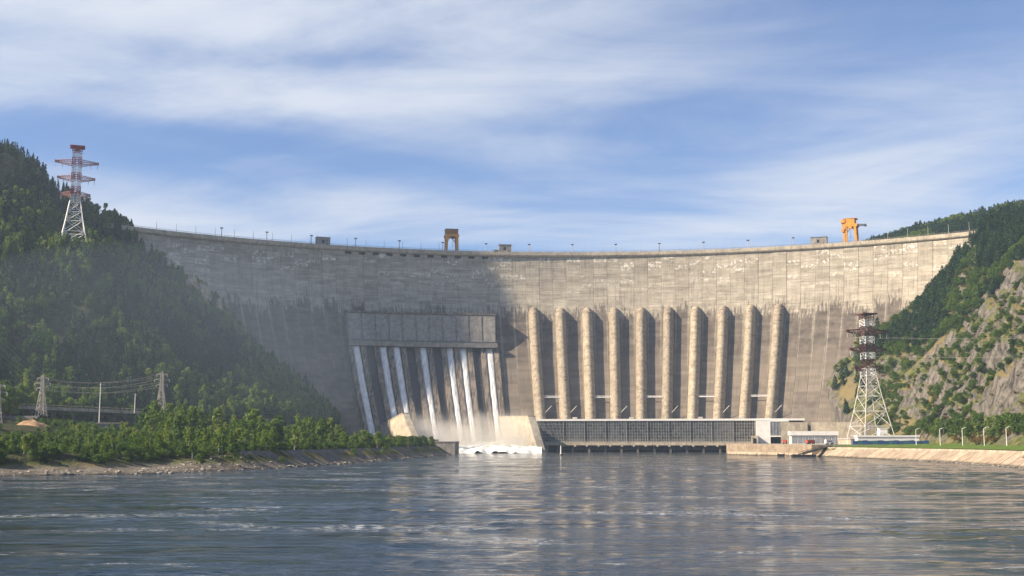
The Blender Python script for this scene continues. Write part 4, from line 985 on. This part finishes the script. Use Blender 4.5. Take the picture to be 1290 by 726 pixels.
def reg(kind, V, F, m, H, top, bark): CROWN.setdefault(kind, []).append(npmesh('crown', V, F, m, False)); TRUNK.setdefault(kind, []).append(trunk_mesh(H, top, bark, len(CROWN[kind])))
for i in range(5):
    reg('broadleaf', *deciduous(20+i, 10, .26+.03*(i % 3), 30, 17, .045), L_DEC, 10, .8, M_BARK)
for i in range(4): reg('birch', *deciduous(40+i, 10, .155+.02*(i % 3), 34, 17, .036), L_YEL, 10, .85, M_BIRCH)
for i in range(4): reg('conifer', *conifer(60+i, 10, .19+.02*(i % 2)), L_CON, 10, .9, M_BARK)
for i in range(3): reg('shrub', *shrub(80+i, 4), L_SHR, 4, .5, M_BARK)
for i in range(2): reg('ochre', *shrub(90+i, 4), L_OCH, 4, .5, M_BARK)
rng = np.random.default_rng(11)
NAMES = {'broadleaf': 'broadleaf_tree', 'birch': 'birch_tree', 'conifer': 'conifer_tree', 'shrub': 'shrub', 'ochre': 'shrub'}
NTREE = [0]
def plant(kind, x, y, H, label, group, cat='tree', z=None, wide=1.0):
    i = NTREE[0] % len(CROWN[kind]); NTREE[0] += 1; base = 10. if kind in ('broadleaf', 'birch', 'conifer') else 4.
    r = empty(NAMES[kind], (x, y, float(height(x, y)) if z is None else z), rng.random()*6.28); s_ = H/base; r.scale = (s_*wide, s_*wide, s_)
    link('trunk', TRUNK[kind][i], r); link('crown', CROWN[kind][i], r); tag(r, label, cat, group); return r
# bank trees, one by one
cnt = 0
for _ in range(4000):
    if cnt >= 260: break
    Y = 350+(870-350)*rng.random()**1.6; s_ = (25 if Y < 420 else 12.5)+rng.random()**1.3*(34 if Y > 640 else 80); x = float(np.interp(Y, LSY, LSX))-s_
    if x < -.45*Y: continue
    copse = Y > 520 and s_ > 40
    if hypot(x-md.x, y-md.y) < 20 if False else (abs(x-md.x) < 22 and abs(Y-md.y) < 18): continue
    kd = 'broadleaf' if rng.random() < .45 else 'birch'; H = (8.5+5.5*rng.random() if copse else 5.8+4.2*rng.random()); H = min(H, 7.0) if Y > 700 else H
    if x/Y < -.29 and Y < 560: H = 4.6+2.2*rng.random()
    wh = 'behind the gravel shore of the left bank' if Y < 470 else ('above the dark concrete slope of the left bank' if Y < 660 else 'near the pier head on the left bank')
    wh = ('tall ' if H > 10 else 'low ' if H < 7.2 else '')+('leafy green tree ' if kd == 'broadleaf' else 'yellow-green birch ')+wh
    plant(kd, x, Y, H, wh, wh.replace('tree', 'trees').replace('birch', 'birches'), wide=.8+.35*rng.random())
    cnt += 1
for _ in range(55):     # low bushes along the last stretch to the pier head
    Y = 640+226*rng.random(); x = float(np.interp(Y, LSY, LSX))-12.5-22*rng.random()
    plant('birch' if rng.random() < .5 else 'broadleaf', x, Y, 4.5+3.5*rng.random(), 'low green bush on the bank crest next to the pier head', 'bushes next to the pier head', 'bush', wide=1.5)
for _ in range(34):     # scattered young trees round the earth mound
    Y = 480+130*rng.random(); x = -.44*Y+(.44-.27)*Y*rng.random()
    if abs(x-md.x) < 24+(md.y-Y)*.2 and Y < md.y+16: continue
    kd = 'birch' if rng.random() < .6 else 'broadleaf'
    plant(kd, x, Y, 4.5+3.5*rng.random(), 'young green tree on the grassy flat around the earth mound', 'young trees around the earth mound', wide=1.0)
for _ in range(60):     # taller copse at the bend of the bank
    x = -195+105*rng.random(); Y = 590+95*rng.random()
    kd = 'broadleaf' if rng.random() < .55 else 'birch'
    plant(kd, x, Y, 11+7*rng.random(), 'tall leafy tree in the copse behind the left bank' if kd == 'broadleaf' else 'tall yellow-green birch in the copse behind the left bank', 'tall broadleaf trees of the copse' if kd == 'broadleaf' else 'tall birches of the copse', wide=.7+.35*rng.random())
for (px, py, Y, H, lb) in ((293, 585, 425, 7.6, 'slim leafy tree standing alone on the gravel shore'), (252, 589, 400, 4.6, 'rounded bush on the gravel shore near the slim tree'), (133, 588, 398, 3.6, 'small pale bush beside the white boulders on the shore'),
                           (344, 578, 470, 4.6, 'lone bush on the dark concrete bank slope'), (355, 586, 462, 3.4, 'low bush at the foot of the dark bank slope'), (446, 577, 560, 4.5, 'bush growing on the bank slope half way to the pier head'), (484, 574, 640, 5.0, 'bush growing on the bank slope near the pier head')):
    p = at(px, py, Y); plant('broadleaf', p.x, Y, H, lb, None, 'tree' if H > 5 else 'bush', z=max(p.z, .5), wide=1.35)
# foot of the right slope
for i in range(70):
    Y = 640+190*rng.random(); x = 284+10*rng.random()+(4 if Y < 700 else 0); kd = ('broadleaf', 'broadleaf', 'birch', 'ochre')[int(rng.random()*4)]
    z = float(height(x, Y))
    if kd == 'ochre': plant(kd, x-2, Y, 4+2.5*rng.random(), 'ochre-leaved bush at the foot of the rocky right slope', 'ochre bushes at the foot of the right slope', 'bush', z=min(z, 12))
    else: plant(kd, x, Y, 6+8*rng.random(), 'green tree at the foot of the rocky right slope behind the street lamps', 'trees at the foot of the right slope', z=min(z, 14), wide=1.2)
plant('broadleaf', 189.5, 441, 4.5, 'dark bush at the near end of the right quay slope', None, 'bush', z=2.0, wide=1.3)

# forests and scrub on the slopes: uncountable, one object each
protos = {}
def proto_coll(name, kinds):
    c = bpy.data.collections.new(name)
    for kd in kinds:
        for me in CROWN[kd]:
            o = bpy.data.objects.new('leaf_cluster', me); c.objects.link(o)
    return c
def scatter_tree(name, coll):
    t = bpy.data.node_groups.new(name, 'GeometryNodeTree'); t.interface.new_socket('Geometry', in_out='INPUT', socket_type='NodeSocketGeometry'); t.interface.new_socket('Geometry', in_out='OUTPUT', socket_type='NodeSocketGeometry')
    q = NT(t); gi = q.add('NodeGroupInput'); go = q.add('NodeGroupOutput')
    ci = q.add('GeometryNodeCollectionInfo', {'Collection': coll, 'Separate Children': True, 'Reset Children': True})
    mp = q.add('GeometryNodeMeshToPoints')
    rz = q.add('FunctionNodeRandomValue', data_type='FLOAT', ins={'Min': 0.0, 'Max': 6.28}) if False else q.add('FunctionNodeRandomValue')
    rz.data_type = 'FLOAT'; rz.inputs[2].default_value = 0; rz.inputs[3].default_value = 6.28
    cx = q.add('ShaderNodeCombineXYZ', {2: rz.outputs[1]})
    sc_ = q.add('GeometryNodeInputNamedAttribute', {'Name': 'size'}); sc_.data_type = 'FLOAT'
    wd = q.add('GeometryNodeInputNamedAttribute', {'Name': 'wide'}); wd.data_type = 'FLOAT'
    cs = q.add('ShaderNodeCombineXYZ', {0: wd.outputs[0], 1: wd.outputs[0], 2: sc_.outputs[0]})
    ip = q.add('GeometryNodeInstanceOnPoints', {'Pick Instance': True, 'Rotation': cx.outputs[0], 'Scale': cs.outputs[0]})
    q.l.new(gi.outputs[0], mp.inputs[0]); q.l.new(mp.outputs[0], ip.inputs['Points']); q.l.new(ci.outputs[0], ip.inputs['Instance']); q.l.new(ip.outputs[0], go.inputs[0])
    return t
def forest(name, pts, sizes, wides, kinds, label, cat):
    me = bpy.data.meshes.new(name); P = np.asarray(pts, np.float32); me.vertices.add(len(P)); me.vertices.foreach_set('co', P.ravel())
    for nm, arr in (('size', sizes), ('wide', wides)):
        a = me.attributes.new(nm, 'FLOAT', 'POINT'); a.data.foreach_set('value', np.asarray(arr, np.float32))
    o = link(name, me); md_ = o.modifiers.new('scatter', 'NODES'); md_.node_group = scatter_tree(name, proto_coll(name, kinds)); tag(o, label, cat, None, 'stuff'); return o
def slope_of(x, y, e=3.): return np.hypot(height(x+e, y)-height(x-e, y), height(x, y+e)-height(x, y-e))/(2*e)
def cand(n, x0, x1, y0, y1): return rng.uniform(x0, x1, n), rng.uniform(y0, y1, n)
# left hillside
x, y = cand(30000, -640, -120, 600, 1320); z = height(x, y); s_ = sdl(x, y)
rr = np.hypot(x-DC[0], y-DC[1])
track = np.abs((y-(860+(x+372)*.9))) if True else 0
ok = (z > 22) & (s_ > 60) & (x > -.50*y-25) & ~((rr > DR-np.interp(z, DZ, DD)-2) & (rr < DR+30) & (x > -342)) & ~((rr > DR) & (x > -330))
ok &= ~((np.abs(x-LT.x) < 9) & (np.abs(y-LT.y) < 9))
dens = np.clip((fbm(x/45., y/45., 3)-.30)*3.2, .25, 1); ok &= rng.random(len(x)) < dens
ok &= ~((np.abs(y-(838+(x+378)*.35)) < 7) & (x < -315) & (z > 60))
x, y, z = x[ok], y[ok], z[ok]
kn = fbm(x/60.+4, y/60.+8, 3)+.12*rng.normal(size=len(x)); hi = z > 165
selC = (kn < .38) | (hi & (kn < .56)); selB = (kn > .52) & ~selC; selD = ~(selC | selB)
for sel, nm, kd, lb, h0, h1 in ((selC, 'conifer_forest', ['conifer'], 'dark conifer forest covering the left hillside', 1.0, 1.6), (selB, 'birch_forest', ['birch'], 'pale green birch wood on the left hillside', .95, 1.45), (selD, 'broadleaf_forest', ['broadleaf'], 'green broadleaf forest covering the left hillside', .8, 1.35)):
    n = sel.sum(); h_ = rng.uniform(h0*.75, h1, n)*(.8+.55*fbm(x[sel]/28., y[sel]/28., 2)); forest(nm, np.c_[x[sel], y[sel], z[sel]-.3], h_*1.15, h_*rng.uniform(.7, 1.2, n), kd, lb, 'forest')
print('left forest', len(x))
# right slope scrub and gully wood, far ridge wood
x, y = cand(34000, 262, 640, 560, 1450); z = height(x, y); sl = slope_of(x, y); rr = np.hypot(x-DC[0], y-DC[1])
ok = (z > 12) & (x < .5*y+30) & ~((rr > DR-np.interp(z, DZ, DD)-3) & (rr < DR+34) & (y < 1230) & (z < 206) & (np.degrees(np.arctan2(x-DC[0], y-DC[1])) < 37.5)) & ~((rr >= DR+20) & (z < 192))
x, y, z, sl = x[ok], y[ok], z[ok], sl[ok]
gully = (y > 978+14*np.sin(x/40.)) & (y < 1110) & (z < 215); far_ = y >= 1110; face = ~(gully | far_)
n_ = fbm(x/26., y/26., 3); pick = rng.random(len(x))
g1 = gully & (pick < np.clip((z-45)/75., .05, .85)); kc = fbm(x/30.+2, y/30., 2)
for sel, nm, kd, lb, h0, h1, wd in ((g1 & (kc < .55), 'gully_conifer_wood', ['conifer'], 'dark conifer wood in the gully beside the dam', .75, 1.35, 1.35), (g1 & (kc >= .55), 'gully_broadleaf_wood', ['broadleaf', 'ochre'], 'green and ochre wood in the gully beside the dam', .5, .95, 1.3),
        (far_ & (pick < .75) & (kc < .6), 'far_ridge_conifers', ['conifer'], 'conifer wood on the far ridge behind the dam', .9, 1.4, 1.4), (far_ & (pick < .75) & (kc >= .6), 'far_ridge_birches', ['birch', 'broadleaf'], 'birch wood on the far ridge behind the dam', .9, 1.3, 1.3),
        (face & (n_ > .50) & (sl < 2.3) & (pick < .97), 'slope_scrub', ['broadleaf', 'shrub'], 'green scrub growing over the rocky right slope', .28, .62, 1.4), (face & (pick > .92), 'slope_shrubs', ['shrub', 'ochre', 'shrub'], 'low dry shrubs dotted over the rocky right slope', .3, .75, 1.2)):
    n = sel.sum(); h_ = rng.uniform(h0, h1, n); forest(nm, np.c_[x[sel], y[sel], z[sel]-.3], h_, h_*rng.uniform(.9, 1.3, n)*wd, kd, lb, 'forest' if 'wood' in nm or 'ridge' in nm else 'scrub'); print(nm, n)
# undergrowth of the left bank
x, y = cand(11000, -300, -50, 340, 872); s_ = sdl(x, y); ok = (s_ > np.where(y < 420, 22, 12)) & (s_ < 190) & (x > -.45*y) & ~((np.abs(x-md.x) < 24) & (np.abs(y-md.y+20) < 40)); x, y = x[ok], y[ok]; z = height(x, y); h_ = rng.uniform(.18, .42, len(x))
forest('bank_undergrowth', np.c_[x, y, z-.5], h_, h_*1.5, ['broadleaf', 'conifer', 'broadleaf'], 'low green undergrowth along the left bank', 'undergrowth')

# ------------------------------------------------------------------ shore stones
def rock_mesh(seed):
    r_ = np.random.default_rng(seed); V = []; F = []; n, m_ = 6, 8
    for r in range(n):
        ph_ = pi*r/(n-1)
        for c in range(m_):
            t = 2*pi*c/m_; q = .7+.6*r_.random() if 0 < r < n-1 else 1
            V.append((sin(ph_)*cos(t)*q, sin(ph_)*sin(t)*q*.8, cos(ph_)*.6*q))
    F = [(r*m_+c, (r+1)*m_+c, (r+1)*m_+(c+1) % m_, r*m_+(c+1) % m_) for r in range(n-1) for c in range(m_)]
    return npmesh('stone', V, F, M_BOULD, False)
ROCKS = [rock_mesh(i) for i in range(5)]
CROWN['stone'] = ROCKS
x, y = cand(26000, -230, -36, 300, 866); s_ = sdl(x, y); ok = (s_ > -1.2) & (s_ < np.where(y < 440, 15, 4.5)) & (x > -.47*y); x, y = x[ok], y[ok]; z = height(x, y)
h_ = .12+.55*rng.random(len(x))**4+.15*rng.random(len(x)); forest('shore_stones', np.c_[x, y, z], h_, h_*1.2, ['stone'], 'grey stones and gravel strewn along the left water edge', 'stones')
x, y = cand(1500, 186, 212, 440, 640); s_ = sdr(x, y); ok = (s_ > -1.5) & (s_ < 1.5); x, y = x[ok], y[ok]; h_ = .2+.5*rng.random(len(x))**3; forest('quay_stones', np.c_[x, y, np.full(len(x), .05)], h_, h_*1.2, ['stone'], 'dark stones at the foot of the right quay slope', 'stones')
for i, (px, py, Y, sz, white) in enumerate(((119, 581, 402, 1.5, 1), (124, 579, 405, 1.7, 1), (66, 590, 376, 1.2, 0), (70, 592, 374, .9, 0), (208, 577, 422, 1.8, 0), (214, 580, 419, 1.5, 0), (232, 583, 416, 1.1, 0), (106, 580, 405, 1.3, 0), (280, 587, 432, 1.0, 0), (160, 584, 400, 1.0, 0))):
    p = at(px, py, Y); o = link('boulder', ROCKS[i % 5]); o.location = (p.x, Y, max(p.z, .4)); o.scale = (sz, sz, sz); o.rotation_euler = (0, 0, i*1.7)
    if white: o.data = o.data.copy(); o.data.materials.clear(); o.data.materials.append(mat('white_boulder_stone', col=(.62, .60, .56), var=.15))
    tag(o, 'white boulder on the gravel shore beside the small pale bush' if white else 'grey boulder lying on the gravel shore of the left bank', 'boulder', 'white shore boulders' if white else 'grey shore boulders')

# ------------------------------------------------------------------ air
def vol_box(name, lo, hi, col, dens, aniso, fn=None):
    c = [(a+b)/2 for a, b in zip(lo, hi)]; mb = MB().box((0, 0, 0), [b-a for a, b in zip(lo, hi)])
    m = bpy.data.materials.new(name+'_air'); m.use_nodes = True; m.node_tree.nodes.clear(); q = NT(m.node_tree); out = q.add('ShaderNodeOutputMaterial')
    v_ = q.add('ShaderNodeVolumePrincipled', {'Color': (*col, 1), 'Density': dens, 'Anisotropy': aniso}); q.l.new(v_.outputs[0], out.inputs['Volume'])
    if fn: fn(q, v_)
    o = mb.build(name, m); o.location = c; return o
hz = vol_box('haze', (-1510, -510, -13.5), (1510, 1860, 765), (.60, .77, 1.0), .00010, .3)
tag(hz, 'thin bluish haze filling the valley air', 'haze', None, 'stuff')
ev = MB(); nn, mm = 14, 24
for r in range(nn):
    for c in range(mm):
        a_ = pi*r/(nn-1); b_ = 2*pi*c/mm; ev.v.append((170*sin(a_)*cos(b_), 150*sin(a_)*sin(b_), 80*cos(a_)))
ev.f = [(r*mm+c, r*mm+(c+1) % mm, (r+1)*mm+(c+1) % mm, (r+1)*mm+c) for r in range(nn-1) for c in range(mm)]
mm_ = bpy.data.materials.new('slope_mist_air'); mm_.use_nodes = True; mm_.node_tree.nodes.clear(); q = NT(mm_.node_tree)
q.l.new(q.add('ShaderNodeVolumePrincipled', {'Color': (.62, .80, 1.0, 1), 'Density': .00045, 'Anisotropy': .35}).outputs[0], q.add('ShaderNodeOutputMaterial').inputs['Volume'])
eo = ev.build('mist', mm_); eo.location = (-265, 850, 70); tag(eo, 'thin bluish mist drifting over the left wooded slope', 'mist', None, 'stuff')
def mist_fn(q, v_):
    oc = q.add('ShaderNodeTexCoord').outputs['Object']; s = q.add('ShaderNodeSeparateXYZ', {0: oc})
    n = q.noise(oc, .05, 4, .65); fall = q.m('POWER', q.ss(q.m('ADD', s.outputs[2], q.m('MULTIPLY', q.m('SUBTRACT', n, .5), -26.0)), 17.0, -17.0), 1.7); ex_ = q.m('MULTIPLY', q.ss(q.m('ABSOLUTE', s.outputs[0]), 62.0, 38.0), q.ss(q.m('ABSOLUTE', s.outputs[1]), 50.0, 30.0))
    q.put(v_, 'Density', q.m('MULTIPLY', q.m('MULTIPLY', q.m('MULTIPLY', q.ss(n, .30, .75), fall), ex_), .085))
ms = vol_box('mist', (-98, 958, 2), (30, 1085, 44), (.97, .96, .93), .02, .3, mist_fn); tag(ms, 'white spray hanging over the foot of the spillway', 'mist', None, 'stuff')
